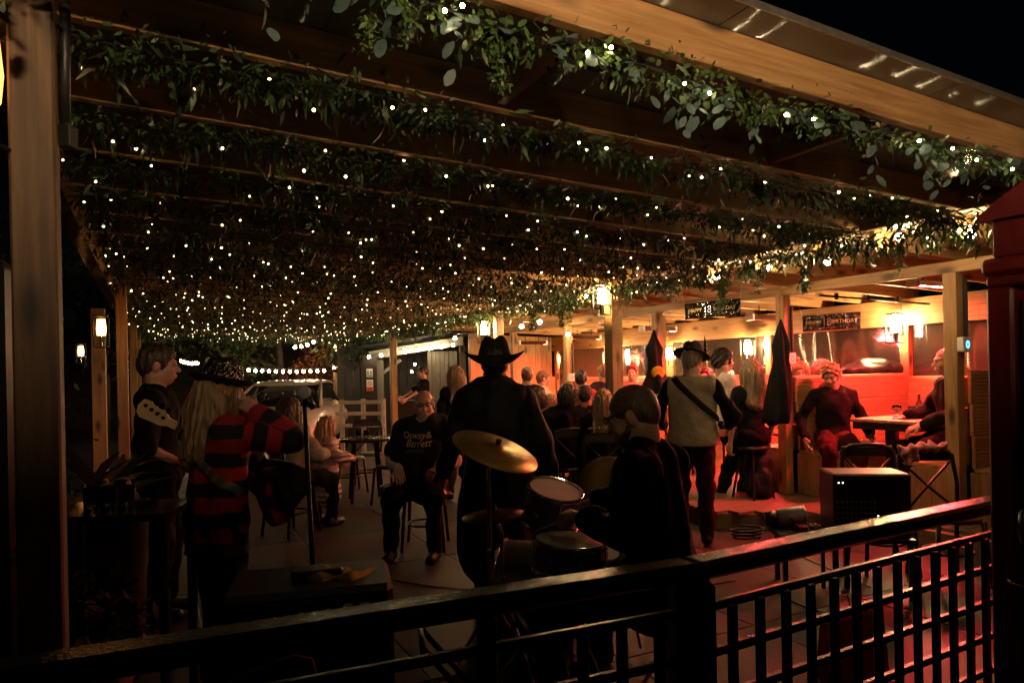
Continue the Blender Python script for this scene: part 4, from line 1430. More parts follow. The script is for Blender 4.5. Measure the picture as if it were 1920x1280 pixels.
    V, Q = sdf_mesh(tp, coarse * .85, .03 * s, inf, [('e', T(neck + up * .035 + fw * .02), (.062 * s, .072 * s, .06 * s), None)], (.010, 42, (1, 1, .8)), [(T(pel - up * hem_drop), tuple(-up))] if hem_drop else ())
    topo = link('top', np_mesh('top', V, Q, tm), root)
    if coat:
        cp = tor + [('f', T(pel + up * .25), T(pel - V3(0, 0, coat)), .17 * s, .24 * s, f6, .72)] + arm_cut(armR, 1) + arm_cut(armL, 1)
        cp += [('c', T(neck + rt * .07 + up * .01), T(neck - fw * .055 + up * .03), .03 * s, .03 * s), ('c', T(neck - rt * .07 + up * .01), T(neck - fw * .055 + up * .03), .03 * s, .03 * s)]
        V, Q = sdf_mesh(cp, coarse * .85, .035 * s, .028, (), (.014, 30, (1, 1, .35)))
        link('coat', np_mesh('coat', V, Q, MATS['coat_leather']), root)
    if vest:
        V, Q = sdf_mesh(tor + hem, coarse * .7, .03 * s, .038, [('e', T(shR + rt * .06), (.055 * s, .12 * s, .12 * s), None), ('e', T(shL - rt * .06), (.055 * s, .12 * s, .12 * s), None)], (.006, 34, (1, 1, .6)), [(T(neck + up * .015), tuple(up)), (T(pel - up * .07), tuple(-up))])
        link('waistcoat', np_mesh('waistcoat', V, Q, MATS[vest]), root)
    pel2 = ('e', T(pel - up * .01), (.172 * s, .135 * s, .13 * s), [[Rt[i][j] for j in range(3)] for i in range(3)])
    if skirt:
        if sit is None:
            sp_ = [pel2, ('f', T(pel), T(pel - V3(0, 0, skirt)), .16 * s, .25 * s, f6, .8)]
        else:
            sp_ = [pel2, ('c', T(hipR), T(kR), .11 * s, .10 * s), ('c', T(hipL), T(kL), .11 * s, .10 * s)]
        V, Q = sdf_mesh(sp_, coarse, .05 * s, .015, (), (.016, 40, (1, 1, .1)))
        link('skirt', np_mesh('skirt', V, Q, MATS[bottom]), root)
    else:
        V, Q = sdf_mesh([pel2] + legR + legL, coarse, .03 * s, .014, (), (.009, 44, (1, 1, 1)))
        link('trousers', np_mesh('trousers', V, Q, MATS[bottom]), root)
    if base:
        for a_, k_ in ((aR, kR), (aL, kL)):
            fd = (a_ - k_); fd.z = 0
            f = (V3(0, 1, 0) + (fd * .2)).normalized()
            sh = [('c', T(a_ + V3(0, 0, -.035) - f * .035), T(a_ + V3(0, 0, -.048) + f * .13), .038 * s, .034 * s), ('c', T(a_ + V3(0, 0, .02)), T(a_ - V3(0, 0, .03)), .042 * s, .045 * s)]
            V, Q = sdf_mesh(sh, .012, .03, .006, (), None, [(T(a_ - V3(0, 0, .083)), (0, 0, -1))])
            link('shoe', np_mesh('shoe', V, Q, MATS[shoe]), root)
    # hair
    if hair and hair[0] != 'none':
        kind, hm = hair[0], MATS['hair_' + hair[1]]
        hd = [he((0, -.016, .034), (.080, .104, .090))]
        sb = [he((0, .105, -.045), (.085, .075, .10), .012)] if kind != 'curly' else [he((0, .105, -.03), (.085, .088, .105), .012)]
        cuts = []
        if kind in ('short', 'curly', 'crop', 'sides'):
            sb += [he((-.08, .0, -.02), (.02, .026, .036), .01), he((.08, .0, -.02), (.02, .026, .036), .01)]
            hd += [he((0, -.05, -.01), (.070, .068, .075))]
            cuts = [(T(hp(0, -.06, -.085)), tuple(HR @ V3(0, .25, -1).normalized()))]
        if kind == 'crop':
            hd = [he((0, -.015, .031), (.0762, .0992, .0872)), he((0, -.048, -.01), (.066, .064, .072))]
        infl = {'short': .008, 'crop': .0045, 'curly': .016, 'sides': .003}.get(kind, .010)
        nz = {'curly': (.012, 130, (1, 1, 1)), 'crop': (.0004, 200, (1, 1, 1))}.get(kind, (.007, 170, (1, 1, .15)))
        if kind == 'sides':
            sb += [he((0, .02, .085), (.085, .12, .075), .02)]
        if kind == 'bob':
            hd += [he((0, -.055, -.05), (.088, .075, .09)), hcps((-.075, -.01, .0), (-.07, .0, -.12), .03, .02), hcps((.075, -.01, .0), (.07, .0, -.12), .03, .02)]
        if kind == 'long':
            hd += [hcps((-.05, -.07, .0), (-.075, -.11, -.33), .055, .045, .03), hcps((.05, -.07, .0), (.075, -.11, -.33), .055, .045, .03), hcps((0, -.08, 0), (0, -.125, -.36), .06, .05, .03),
                   hcps((-.078, .0, .0), (-.085, -.01, -.24), .026, .022, .02), hcps((.078, .0, .0), (.085, -.01, -.24), .026, .022, .02)]
        V, Q = sdf_mesh(hd, fine * s * hs, .02, infl, sb, nz, cuts)
        if len(V):
            link('hair', np_mesh('hair', V, Q, hm), root)
        n_st = {'long': 260, 'bob': 90, 'curly': 240}.get(kind, 0)
        if n_st:
            st = MB()
            for _ in range(n_st):
                if kind == 'curly':
                    v = V3(random.gauss(0, 1), random.gauss(-.25, 1), random.gauss(.55, .8)).normalized()
                    p = V3(v.x * .092, -.016 + v.y * .114, .036 + v.z * .102)
                    if p.y > .02 and p.z < .07: continue
                    u = v.orthogonal().normalized(); w = v.cross(u); r = random.uniform(.007, .014); a0 = random.uniform(0, 6.3)
                    pts = [p + v * (.012 * k / 7) + (u * math.cos(a0 + k * .8) + w * math.sin(a0 + k * .8)) * r for k in range(8)]
                    wd = .0026
                else:
                    a = random.uniform(-2.5, 2.5); x, y = math.sin(a), -math.cos(a)
                    L = (.33 if kind == 'long' else .12) * random.uniform(.75, 1.08)
                    if abs(a) > 1.7: L *= .75
                    p0 = V3(x * .085, -.016 + y * .108, random.uniform(.0, .08)); dx = random.gauss(0, .012); dy = random.gauss(0, .012)
                    bul = random.uniform(.008, .026); ph = random.uniform(0, 6)
                    pts = [p0 + V3(x * bul * math.sin(PI * min(t * 1.4, 1)) + dx * t + .006 * math.sin(t * 9 + ph), (y * bul - .012) * math.sin(PI * min(t * 1.2, 1)) - .05 * t * (1 if y < 0 else .1) + dy * t, -L * t - .01) for t in [k / 7 for k in range(8)]]
                    wd = .0035
                pts = [hp(*q) * s for q in pts]
                st.tube(pts, [wd * s * .7] + [wd * s] * 5 + [wd * s * .7, wd * s * .2], 4, False)
            if len(V):
                stuff(st.build('hair_strands', hm, root, True))
    info = dict(root=root, s=s, hp=lambda *a: Vector(T(hp(*a))), HR=HR, hs=hs * s, neck=neck * s, up=up, fw=fw, rt=rt, pel=pel * s, wR=wR * s, wL=wL * s, eR=eR * s, eL=eL * s, shR=shR * s, shL=shL * s, top=topo, chest=chest * s)
    return info

def loc(i_x, i_y, yaw, H, wp, z=0):
    s = H / 1.75
    v = Matrix.Rotation(-yaw, 3, 'Z') @ (Vector(wp) - Vector((i_x, i_y, z)))
    return tuple(v / s)

def headM(i, up=0.0):
    m = i['HR'].to_4x4(); m.translation = i['hp'](0, -.012, up); return m @ Matrix.Scale(i['hs'], 4)

def glasses(i):
    m = headM(i); g = MB()
    for sx in (-1, 1):
        pts = [m @ V3(sx * .032 + .024 * math.cos(2 * PI * k / 16), .120, .012 + .017 * math.sin(2 * PI * k / 16)) for k in range(17)]
        g.tube(pts, .0026, 5)
        g.tube([m @ V3(sx * .056, .12, .018), m @ V3(sx * .074, .07, .02), m @ V3(sx * .083, .012, .014), m @ V3(sx * .082, -.008, -.005)], .0028, 5)
    g.tube([m @ V3(-.01, .122, .014), m @ V3(.01, .122, .014)], .0025, 5)
    o = g.build('glasses', black_plastic, i['root'])
    stuff(o)

for nm, c in (('top_black', (.0055, .0055, .006)), ('trousers_black', (.005, .005, .006)), ('trousers_red', (.05, .006, .006)), ('shirt_white', (.62, .58, .52)),
              ('top_red', (.38, .06, .05)), ('top_pink', (.55, .22, .2)), ('top_beige', (.34, .27, .21)), ('top_dark_blue', (.015, .017, .025)), ('waistcoat_beige', (.34, .27, .17)),
              ('dress_pink', (.46, .28, .24)), ('top_brown', (.06, .035, .02)), ('hoodie', (.009, .005, .006)), ('trousers_maroon', (.05, .008, .008)), ('top_cream', (.5, .45, .36)), ('fur_white', (.55, .52, .47))):
    cloth(nm, c, var=.12 if sum(c) > .3 else .3)
mat('coat_leather', (.005, .0048, .0046), .72, var=.3, scale=6, bump=.3, bscale=25, spec=.25)
mat('shoe_black', (.012, .011, .011), .35)
def quilted():
    m = cloth('dress_quilt', (.50, .34, .30), .35)
    n, l = m.node_tree.nodes, m.node_tree.links
    tc = n.new('ShaderNodeTexCoord'); wv = n.new('ShaderNodeTexWave'); wv.bands_direction = 'Z'; wv.inputs['Scale'].default_value = 5.5; wv.inputs['Distortion'].default_value = 1.0
    l.new(tc.outputs['Object'], wv.inputs['Vector'])
    bp = n.new('ShaderNodeBump'); bp.inputs['Strength'].default_value = 1.0; bp.inputs['Distance'].default_value = .02
    l.new(wv.outputs['Fac'], bp.inputs['Height']); l.new(bp.outputs['Normal'], n['Principled BSDF'].inputs['Normal'])
quilted()
felt_black = cloth('felt_black', (.012, .011, .010))
felt_brown = cloth('felt_brown', (.03, .024, .018))
for nm, c in (('brown', (.05, .026, .014)), ('dark', (.014, .010, .008)), ('blond', (.25, .155, .07)), ('grey', (.3, .28, .25)), ('auburn', (.12, .04, .02)), ('sandy', (.30, .17, .08)), ('ash', (.2, .14, .08)), ('auburn_dark', (.10, .052, .028))):
    hairm(nm, c)
# ------------------------------------------------------------------ who is there
def gx(px, Y, py=900): return at(px, py, Y).x
# striped knit: stripes follow the cloth (attribute 'run': metres along the body or the sleeve)
def striped():
    m, nt, n, l, b = _new('striped_knit')
    at_ = n.new('ShaderNodeAttribute'); at_.attribute_name = 'run'
    nz = n.new('ShaderNodeTexNoise'); nz.inputs['Scale'].default_value = 9
    tc = n.new('ShaderNodeTexCoord'); l.new(tc.outputs['Object'], nz.inputs['Vector'])
    ad = n.new('ShaderNodeMath'); ad.operation = 'MULTIPLY_ADD'
    l.new(nz.outputs['Fac'], ad.inputs[0]); ad.inputs[1].default_value = .03; l.new(at_.outputs['Fac'], ad.inputs[2])
    mu = n.new('ShaderNodeMath'); mu.operation = 'MULTIPLY'; mu.inputs[1].default_value = 1 / .138; l.new(ad.outputs[0], mu.inputs[0])
    fr = n.new('ShaderNodeMath'); fr.operation = 'FRACT'; l.new(mu.outputs[0], fr.inputs[0])
    rp = n.new('ShaderNodeValToRGB'); e = rp.color_ramp.elements
    e[0].position, e[1].position = .44, .50
    e[0].color = (.012, .010, .012, 1); e[1].color = (.34, .014, .014, 1)
    e.new(.94).color = (.34, .014, .014, 1); e.new(.99).color = (.012, .010, .012, 1)
    l.new(fr.outputs[0], rp.inputs['Fac']); l.new(rp.outputs['Color'], b.inputs['Base Color'])
    b.inputs['Roughness'].default_value = .9
    n2 = n.new('ShaderNodeTexNoise'); n2.inputs['Scale'].default_value = 160; l.new(tc.outputs['Object'], n2.inputs['Vector'])
    bp = n.new('ShaderNodeBump'); bp.inputs['Strength'].default_value = .5; bp.inputs['Distance'].default_value = .006
    l.new(n2.outputs['Fac'], bp.inputs['Height']); l.new(bp.outputs['Normal'], b.inputs['Normal'])
    MATS['striped_knit'] = m
striped()

# singer: back three-quarters to us, facing right
sg = person('singer seen from behind in red and black striped jumper and glittered black hat', gx(405, 3.3), 3.3, 0, R(-36), 1.55, lean=2,
            wr=loc(gx(405, 3.3), 3.3, R(-36), 1.55, at(480, 772, 3.32)), wl=loc(gx(405, 3.3), 3.3, R(-36), 1.55, at(464, 780, 3.44)), pole_r=(.75, -.1, -1), pole_l=(-.6, .2, -1), head=(32, -4, 0), top='striped_knit', top_inf=.026, hem_drop=.20, hair=('long', 'blond'),
            hands=(1.15, 1.1), hand_n=((-.8, .3, .2), (.8, -.2, .2)), female=True, fine=.0075, coarse=.014, hand_h=.0045)
me = sg['top'].data
co = np.empty(len(me.vertices) * 3, np.float32); me.vertices.foreach_get('co', co); co = co.reshape(-1, 3)
run = co[:, 2].copy(); best = np.full(len(co), 9.0)
def segd(a, b):
    a, b = np.array(a), np.array(b); ba = b - a
    t = np.clip(((co - a) @ ba) / (ba @ ba), 0, 1)
    return np.linalg.norm(co - a - t[:, None] * ba, axis=1), t * np.linalg.norm(ba)
for sh, el, wv in ((sg['shR'], sg['eR'], sg['wR']), (sg['shL'], sg['eL'], sg['wL'])):
    d1, t1 = segd(sh, el); d2, t2 = segd(el, wv)
    L1 = (el - sh).length
    dm = np.minimum(d1, d2)
    use = (dm < .105) & ~((d1 < d2) & (t1 < .05))
    run = np.where(use, np.where(d1 < d2, sh.z - t1, sh.z - L1 - t2), run)
a_ = me.attributes.new('run', 'FLOAT', 'POINT'); a_.data.foreach_set('value', run.astype(np.float32))
# glittered bowler
sequin = mat('sequin', (.6, .6, .62), .28, 1.0, var=.1)
M = headM(sg, .055) @ Matrix.Rotation(R(-6), 4, 'X')
hat = MB().lathe([(0, .135), (.05, .132), (.085, .108), (.100, .06), (.104, .012), (.115, .002), (.150, .004), (.168, .020), (.171, .024), (.166, .014), (.15, -.004), (.10, -.006), (.09, -.03)], 28, M).build('hat', felt_black, sg['root'], True)
q = MB()
for k in range(420):
    a = random.uniform(0, 2 * PI); zz = random.random()
    if zz < .8:
        t = random.random(); r = .106 - .02 * t ** 3; p = V3(r * math.cos(a), r * math.sin(a), .008 + .10 * t); nrm = V3(math.cos(a), math.sin(a), .3 * t)
    else:
        r = random.uniform(0, .085); p = V3(r * math.cos(a), r * math.sin(a), .112 + .024 * (1 - r / .085)); nrm = V3(math.cos(a) * r * 8, math.sin(a) * r * 8, 1)
    nrm = (nrm + V3(random.gauss(0, .3), random.gauss(0, .3), random.gauss(0, .3))).normalized(); u = nrm.orthogonal().normalized(); w = nrm.cross(u)
    c = p + nrm * .002
    q.add([M @ (c + (u * math.cos(6.283 * j / 5) + w * math.sin(6.283 * j / 5)) * .0046) for j in range(5)], [tuple(range(5))])
stuff(q.build('sequins', sequin, hat))
# rainbow guitar strap lying over the back of the jumper
def on_cloth(i, p0, p1, n, lift=.008, side=None, bow=None):
    """points on the clothes between two local points, cast in from outside"""
    me = (i.get('outer') or i['top']).data
    bv = BVHTree.FromPolygons([v.co for v in me.vertices], [p.vertices[:] for p in me.polygons])
    out = []
    for k in range(n + 1):
        p = Vector(p0).lerp(Vector(p1), k / n) + (Vector(bow) * math.sin(PI * k / n) if bow else Vector())
        d = side
        h, nn, _, _ = bv.ray_cast(p - d * .6, d)
        if h is None:
            h, nn, _, _ = bv.find_nearest(p)
        out.append((h + nn * lift, nn))
    return out
def strap(i, p0, p1, side, w, m, nm='strap', n=26, bow=None):
    pts = on_cloth(i, p0, p1, n, .020, side, bow)
    # smooth
    for _ in range(3):
        P = [p for p, _ in pts]; P = [P[0]] + [(P[k - 1] + P[k] * 2 + P[k + 1]) / 4 for k in range(1, len(P) - 1)] + [P[-1]]
        pts = list(zip(P, [x for _, x in pts]))
    vs, fs = [], []
    for k, (p, nn) in enumerate(pts):
        t = (pts[min(k + 1, n)][0] - pts[max(k - 1, 0)][0]).normalized()
        sd = t.cross(nn).normalized()
        for o in (-1, -.33, .33, 1):
            vs.append(p + sd * w * o * .5 + nn * .003)
    for k in range(n):
        for j in range(3):
            fs.append((k * 4 + j, k * 4 + j + 1, k * 4 + j + 5, k * 4 + j + 4))
    ob = MB().add(vs, fs).build(nm, m, i['root'], True)
    so = ob.modifiers.new('thick', 'SOLIDIFY'); so.thickness = .004
    return ob
def rainbow():
    m, nt, n, l, b = _new('rainbow_web')
    tc = n.new('ShaderNodeTexCoord'); sp = n.new('ShaderNodeSeparateXYZ'); l.new(tc.outputs['Object'], sp.inputs[0])
    ad = n.new('ShaderNodeMath'); ad.operation = 'MULTIPLY_ADD'; l.new(sp.outputs['Z'], ad.inputs[0]); ad.inputs[1].default_value = -.7; l.new(sp.outputs['X'], ad.inputs[2])
    mu = n.new('ShaderNodeMath'); mu.operation = 'MULTIPLY'; mu.inputs[1].default_value = 16; l.new(ad.outputs[0], mu.inputs[0])
    fr = n.new('ShaderNodeMath'); fr.operation = 'FRACT'; l.new(mu.outputs[0], fr.inputs[0])
    rp = n.new('ShaderNodeValToRGB'); e = rp.color_ramp.elements
    e[0].position = 0; e[0].color = (.16, .02, .015, 1); e[1].position = .35; e[1].color = (.22, .14, .04, 1)
    e.new(.6).color = (.03, .12, .05, 1); e.new(.85).color = (.04, .06, .12, 1)
    l.new(fr.outputs[0], rp.inputs['Fac']); l.new(rp.outputs['Color'], b.inputs['Base Color']); b.inputs['Roughness'].default_value = .7
    return m
rb = rainbow()
fwd = sg['fw']
strap(sg, sg['shL'] + V3(.05, -.06, .06), sg['pel'] + V3(.20, .02, .12), fwd, .045, rb, 'guitar_strap', bow=(-.03, 0, 0))
# microphone in her hand
mic = thing('microphone', 'dark hand microphone held at the singer\'s mouth', 'microphone', sg['root'].matrix_world @ V3(0, 0, 0))
rw = Matrix.Translation(sg['root'].location) @ Matrix.Rotation(sg['root'].rotation_euler.z, 4, 'Z')
mouth = rw @ (sg['hp'](0, .17, -.07)); hw = rw @ (sg['wR'] + V3(0, .03, .07))
mic.location = mouth
dm = (hw - mouth)
MB().ell((0, 0, 0), .027).build('grille', chrome, mic, True)
MB().tube([dm * .1, dm * .5, dm * 1.4], [.022, .018, .013], 12).build('handle', black_plastic, mic, True)

# guitarist behind the singer
gt = person('young guitarist in black T-shirt looking right behind the singer', gx(296, 4.3), 4.3, 0, R(-70), 1.72, wr=(.22, .18, 1.0), wl=(-.22, .33, 1.22), head=(0, -3, 0), sleeve=.5, hair=('short', 'brown'), hands=(.9, 1.0), fine=.0085)
# bass held by him: neck and cream headstock toward the left of the picture
bs = thing('bass_guitar', 'bass guitar with cream headstock and dark tuners held across the guitarist', 'guitar', at(300, 800, 4.02))
cream = mat('cream_maple', (.62, .46, .25), .35, var=.1)
h0, h1 = at(262, 758, 4.0) - bs.location, at(420, 848, 3.98) - bs.location
xx = (h1 - h0).normalized(); nz_ = V3(0, -1, 0); yy = nz_.cross(xx).normalized()
Mb = Matrix(((xx.x, yy.x, nz_.x, h0.x), (xx.y, yy.y, nz_.y, h0.y), (xx.z, yy.z, nz_.z, h0.z), (0, 0, 0, 1)))
MB().prism([(0, .0), (.015, .045), (.05, .055), (.11, .04), (.16, .045), (.20, .02), (.26, .022), (.26, -.022), (.21, -.026), (.17, -.045), (.1, -.05), (.04, -.06), (.01, -.04)], 0, .016, Mb).build('headstock', cream, bs)
MB().box((.26, -.022, .0), (.60, .022, .02), .005, Mb).build('neck', mat('rosewood', (.05, .025, .015), .45), bs)
for k in range(4):
    tn = MB(); tn.tube([Mb @ V3(.045 + k * .042, .02 - k * .004, .016), Mb @ V3(.045 + k * .042, .02 - k * .004, .03)], .011, 8)
    tn.box((.03 + k * .042, .048 - k * .004, .004), (.058 + k * .042, .085 - k * .004, .012), .002, Mb)
    tn.build('tuning_peg', black_metal, bs)
MB().prism([(.6, .05), (.66, .16), (.75, .15), (.82, .1), (.95, .15), (1.06, .16), (1.12, .05), (1.1, -.1), (1.0, -.17), (.88, -.12), (.78, -.1), (.68, -.15), (.62, -.06)], -.01, .03, Mb).build('body', black_plastic, bs)

# singer's own guitar at her right hip
gu = thing('electric_guitar', 'black guitar slung at the striped singer\'s right hip', 'guitar', at(512, 930, 3.36))
xx = V3(.72, -.69, -.3).normalized(); nz_ = V3(.69, .72, .1); nz_ = (nz_ - xx * nz_.dot(xx)).normalized(); yy = nz_.cross(xx)
Mg = Matrix(((xx.x, yy.x, nz_.x, 0), (xx.y, yy.y, nz_.y, 0), (xx.z, yy.z, nz_.z, 0), (0, 0, 0, 1)))
MB().prism([(.16 * math.cos(a) * (1 + .12 * math.cos(2 * a)), .125 * math.sin(a) * (1 - .18 * math.cos(a * 2 + .4))) for a in [2 * PI * k / 30 for k in range(30)]], -.02, .022, Mg).build('body', mat('black_gloss', (.01, .01, .011), .12), gu)
MB().box((-.62, -.02, .0), (-.12, .02, .026), .006, Mg).build('neck', MATS['rosewood'], gu)
MB().box((.03, -.03, .022), (.07, .03, .032), .003, Mg).build('bridge', chrome, gu)
MB().tube([Mg @ V3(.12, .05, .024), Mg @ V3(.12, .05, .036)], .012, 10).build('knob', chrome, gu)

# cowboy-hatted man in long dark coat, back to us
cw = person('man in black cowboy hat and long dark coat standing with his back to us', gx(932, 4.25), 4.25, 0, R(-3), 1.68, coat=.5, hair=('short', 'dark'), top='top_black', head=(-3, 0, 0), wr=(.36, .05, .86), wl=(-.36, .08, .88), hands=(.6, .6), fine=.01)
M = headM(cw, .045) @ Matrix.Scale(1.13, 4)
def brim(p):
    r = math.hypot(p.x, p.y)
    if r > .1:
        p = V3(p.x * .98, p.y * 1.35, p.z + .02 * (r - .1) / .08 * (p.x / r) ** 2 - .072 * (r - .1) / .08 * (p.y / r) ** 2)
    elif p.z > .07:
        p = V3(p.x * .92, p.y, p.z - .022 * math.exp(-(p.x / .022) ** 2) + .012 * (abs(p.y) / .09))
    return p
MB().lathe([(0, .118), (.035, .118), (.065, .112), (.080, .085), (.090, .03), (.096, .004), (.12, .0), (.15, .003), (.178, .009), (.180, .013), (.175, .013), (.14, .008), (.1, .007)], 36, M, brim).build('hat', felt_black, cw['root'], True)

# seated man facing us
ot = person('bald man sitting facing us in dark lettered T-shirt over a white shirt', gx(795, 5.75), 5.95, 0, PI - R(8), 1.76, sit=.47, lean=3, wr=(.14, .38, .72), wl=(-.20, .40, .74), fat=.15, top='shirt_white', top_inf=.012, hair=('sides', 'grey'),
            head=(-14, -3, 3), fine=.0075, hands=(.5, .5), hand_n=((-.3, .2, -1), (.3, .2, -1)), ar=(.2, .42, .085), al=(-.16, .40, .085), hand_h=.005)
glasses(ot)
# dark T-shirt over the white shirt (short sleeves)
def overshirt(i, m, sleeve=.55, inf=.044, fat=.15):
    s = i['s']; f6 = tuple(i['fw']); pel, up, fw, rt = i['pel'], i['up'], i['fw'], i['rt']
    ch, nk = i['chest'], i['neck']
    P = [('f', tuple(pel + up * .06), tuple(ch), (.15 + fat * .4) * s, (.165 + fat * .3) * s, f6, .72), ('f', tuple(ch), tuple(nk - up * .07), .155 * s, .10 * s, f6, .68),
         ('e', tuple(pel + up * .2 + fw * (.05 + fat * .3)), (.17 + fat * .5, .14 + fat * .6, .2), None), ('c', tuple(i['shR'] - rt * .03), tuple(i['shL'] + rt * .03), .068, .068)]
    for a, b in ((i['shR'], i['eR']), (i['shL'], i['eL'])):
        P.append(('c', tuple(a), tuple(a.lerp(b, sleeve * 1.25)), .066, .066))
    V, Q = sdf_mesh(P, .014, .03, inf, [('e', tuple(nk + up * .03 + fw * .05), (.07, .09, .085), None)], (.006, 36, (1, 1, .8)))
    o = link('t_shirt', np_mesh('t_shirt', V, Q, m), i['root'])
    i['over'] = o
    return o
ts = overshirt(ot, cloth('tshirt_dark', (.014, .015, .014)))
# white collar wings
for sx in (-1, 1):
    n_ = ot['neck']; f_, u_, r_ = ot['fw'], ot['up'], ot['rt']
    a = n_ + r_ * sx * .062 + u_ * .052 + f_ * .025; b = n_ + r_ * sx * .022 + u_ * .022 + f_ * .088; c = n_ + r_ * sx * .075 - u_ * .035 + f_ * .095
    MB().prism([(0, 0), (1, 0), (.45, 1)], 0, 1, Matrix(((b.x - a.x, c.x - a.x, f_.x * .004, a.x), (b.y - a.y, c.y - a.y, f_.y * .004, a.y), (b.z - a.z, c.z - a.z, f_.z * .004, a.z), (0, 0, 0, 1)))).build('collar', MATS['shirt_white'], ot['root'])
# printed lettering laid on the shirt
def print_on(i, body, size, dx, dz, m):
    me = i['over'].data
    bv = BVHTree.FromPolygons([v.co for v in me.vertices], [p.vertices[:] for p in me.polygons])
    o = text('shirt_print', body, size, m, i['root'], None, 0.0)
    bm = bmesh.new(); bm.from_mesh(o.data)
    for _ in range(3):
        bmesh.ops.triangulate(bm, faces=bm.faces[:])
        bmesh.ops.subdivide_edges(bm, edges=[e for e in bm.edges if e.calc_length() > .012], cuts=1)
    bm.to_mesh(o.data); bm.free()
    c = i['chest']; f_, u_, r_ = i['fw'], i['up'], i['rt']
    for v in o.data.vertices:
        p = c - r_ * (v.co.x + dx) + u_ * (v.co.y + dz)
        h, nn, _, _ = bv.ray_cast(p + f_ * .6, -f_)
        v.co = (h if h else p + f_ * .2) + f_ * .009
    o.data.update()
ink = mat('shirt_ink', (.5, .38, .24), .7, var=.1)
print_on(ot, 'Otway&', .075, -.02, .075, ink)
print_on(ot, 'Barrett', .072, .015, .018, ink)
print_on(ot, 'ACOUSTIC', .03, -.0, -.036, mat('shirt_ink_dim', (.16, .13, .09), .7, var=.1))

# drummer in front, left profile
dr = person('drummer with glasses and beard in dark jacket seen from behind in profile', gx(1245, 2.85), 2.85, 0, R(58), 1.80, sit=.53, lean=9, wl=loc(gx(1245, 2.85), 2.85, R(58), 1.80, at(1088, 972, 3.04)), wr=loc(gx(1245, 2.85), 2.85, R(58), 1.80, at(1120, 940, 3.4)), top='top_black', top_inf=.03, hair=('crop', 'auburn_dark'),
            head=(-8, -10, 0), fine=.007, coarse=.014, hands=(1.1, 1.1), hand_n=((-.2, 0, -1), (.2, 0, -1)), hand_h=.0045, ar=(.26, .42, .085), al=(-.30, .36, .085), pole_l=(-.12, -1, -.6))
glasses(dr)
V, Q = sdf_mesh([('e', tuple(dr['hp'](0, .045, -.092)), (.05, .05, .034), [[dr['HR'][a][b] for b in range(3)] for a in range(3)]), ('c', tuple(dr['hp'](-.052, .02, -.055)), tuple(dr['hp'](-.03, .06, -.1)), .016, .02), ('c', tuple(dr['hp'](.052, .02, -.055)), tuple(dr['hp'](.03, .06, -.1)), .016, .02)], .007, .02, .004, (), (.004, 160, (1, 1, 1)))
link('beard', np_mesh('beard', V, Q, MATS['hair_brown']), dr['root'])

# man in the beige waistcoat with feathered hat, back to us
vs_ = person('man in beige waistcoat and feathered felt hat, dark strap across his back', gx(1300, 5.87), 5.87, 0, R(-18), 1.70, top='top_black', vest='waistcoat_beige', bottom='trousers_red', hair=('short', 'ash'), wr=(.30, .18, 1.02), wl=(-.27, .25, 1.02), head=(22, -3, 0), fine=.009, coarse=.015)
vs_['outer'] = [c for c in vs_['root'].children if c.name.startswith('waistcoat')][0]
M = headM(vs_, .05) @ Matrix.Rotation(R(-8), 4, 'X')
def brim2(p):
    r = math.hypot(p.x, p.y)
    if r > .1: return V3(p.x, p.y * 1.1, p.z - .02 * max(p.y, 0) / .15 + .035 * max(-p.y, 0) / .15)
    return V3(p.x, p.y, p.z - (.02 * math.exp(-(p.x / .02) ** 2) if p.z > .09 else 0))
hat = MB().lathe([(0, .13), (.04, .128), (.068, .112), (.085, .07), (.099, .012), (.105, .002), (.14, -.008), (.158, -.012), (.158, -.006), (.14, .0), (.108, .01)], 30, M, brim2).build('hat', felt_brown, vs_['root'], True)
MB().lathe([(.1005, .012), (.096, .034), (.098, .034), (.1035, .012)], 30, M).build('hat_band', felt_black, hat)
for k in range(3):
    p = V3(.10, .03 + .02 * k, .03)
    MB().tube([M @ p, M @ (p + V3(.012, -.02 - .015 * k, .07)), M @ (p + V3(.02, -.06 - .02 * k, .13))], [.004, .010, .002], 5).build('feather', felt_brown, hat, True)
strap(vs_, vs_['shL'] + V3(.04, -.05, .06), vs_['pel'] + V3(.22, .0, .14), vs_['fw'], .05, MATS['felt_black'], 'strap')
me = vs_['root']

# crowd at the tables and in the booths (label, px, Y, z, yaw, kwargs)
mother = person('woman with long brown hair and pale jacket sitting beside the small girl', gx(545, 6.6), 6.6, 0, R(-30), 1.66, sit=.46, top='top_beige', hair=('long', 'brown'), female=True, wr=(.12, .38, .78), wl=(-.2, .34, .74), top_inf=.03, fine=.011)
girl = person('small girl in pink puffy dress standing before the far table', gx(614, 7.0), 7.0, 0, R(-60), 1.06, child=True, female=True, top='dress_quilt', top_inf=.04, bottom='dress_quilt', skirt=.40, hair=('long', 'sandy'), fine=.010, wr=(.2, .34, 1.1), wl=(-.16, .3, 1.0))
p_ = girl['hp'](.05, -.02, .115)
bow = MB().ell(p_ + V3(.02, 0, 0), (.026, .014, .018), 8, 6); stuff(bow.ell(p_ - V3(.02, 0, 0), (.026, .014, .018), 8, 6).build('hair_bow', MATS['shirt_white'], girl['root'], True))
person('fair haired woman half hidden left of the man in the long coat', gx(858, 8.2), 8.2, 0, R(30), 1.60, top='top_black', hair=('long', 'sandy'), female=True, fine=.011, coarse=.022)
person('person in black stretching a bare arm in the dark kiosk opening', gx(798, 14.0), 14.0, 0, R(110), 1.68, top='top_black', sleeve=.4, hair=('short', 'dark'), fine=.014, coarse=.025, wr=(.1, .45, 1.1), wl=(-.25, .45, 1.05))
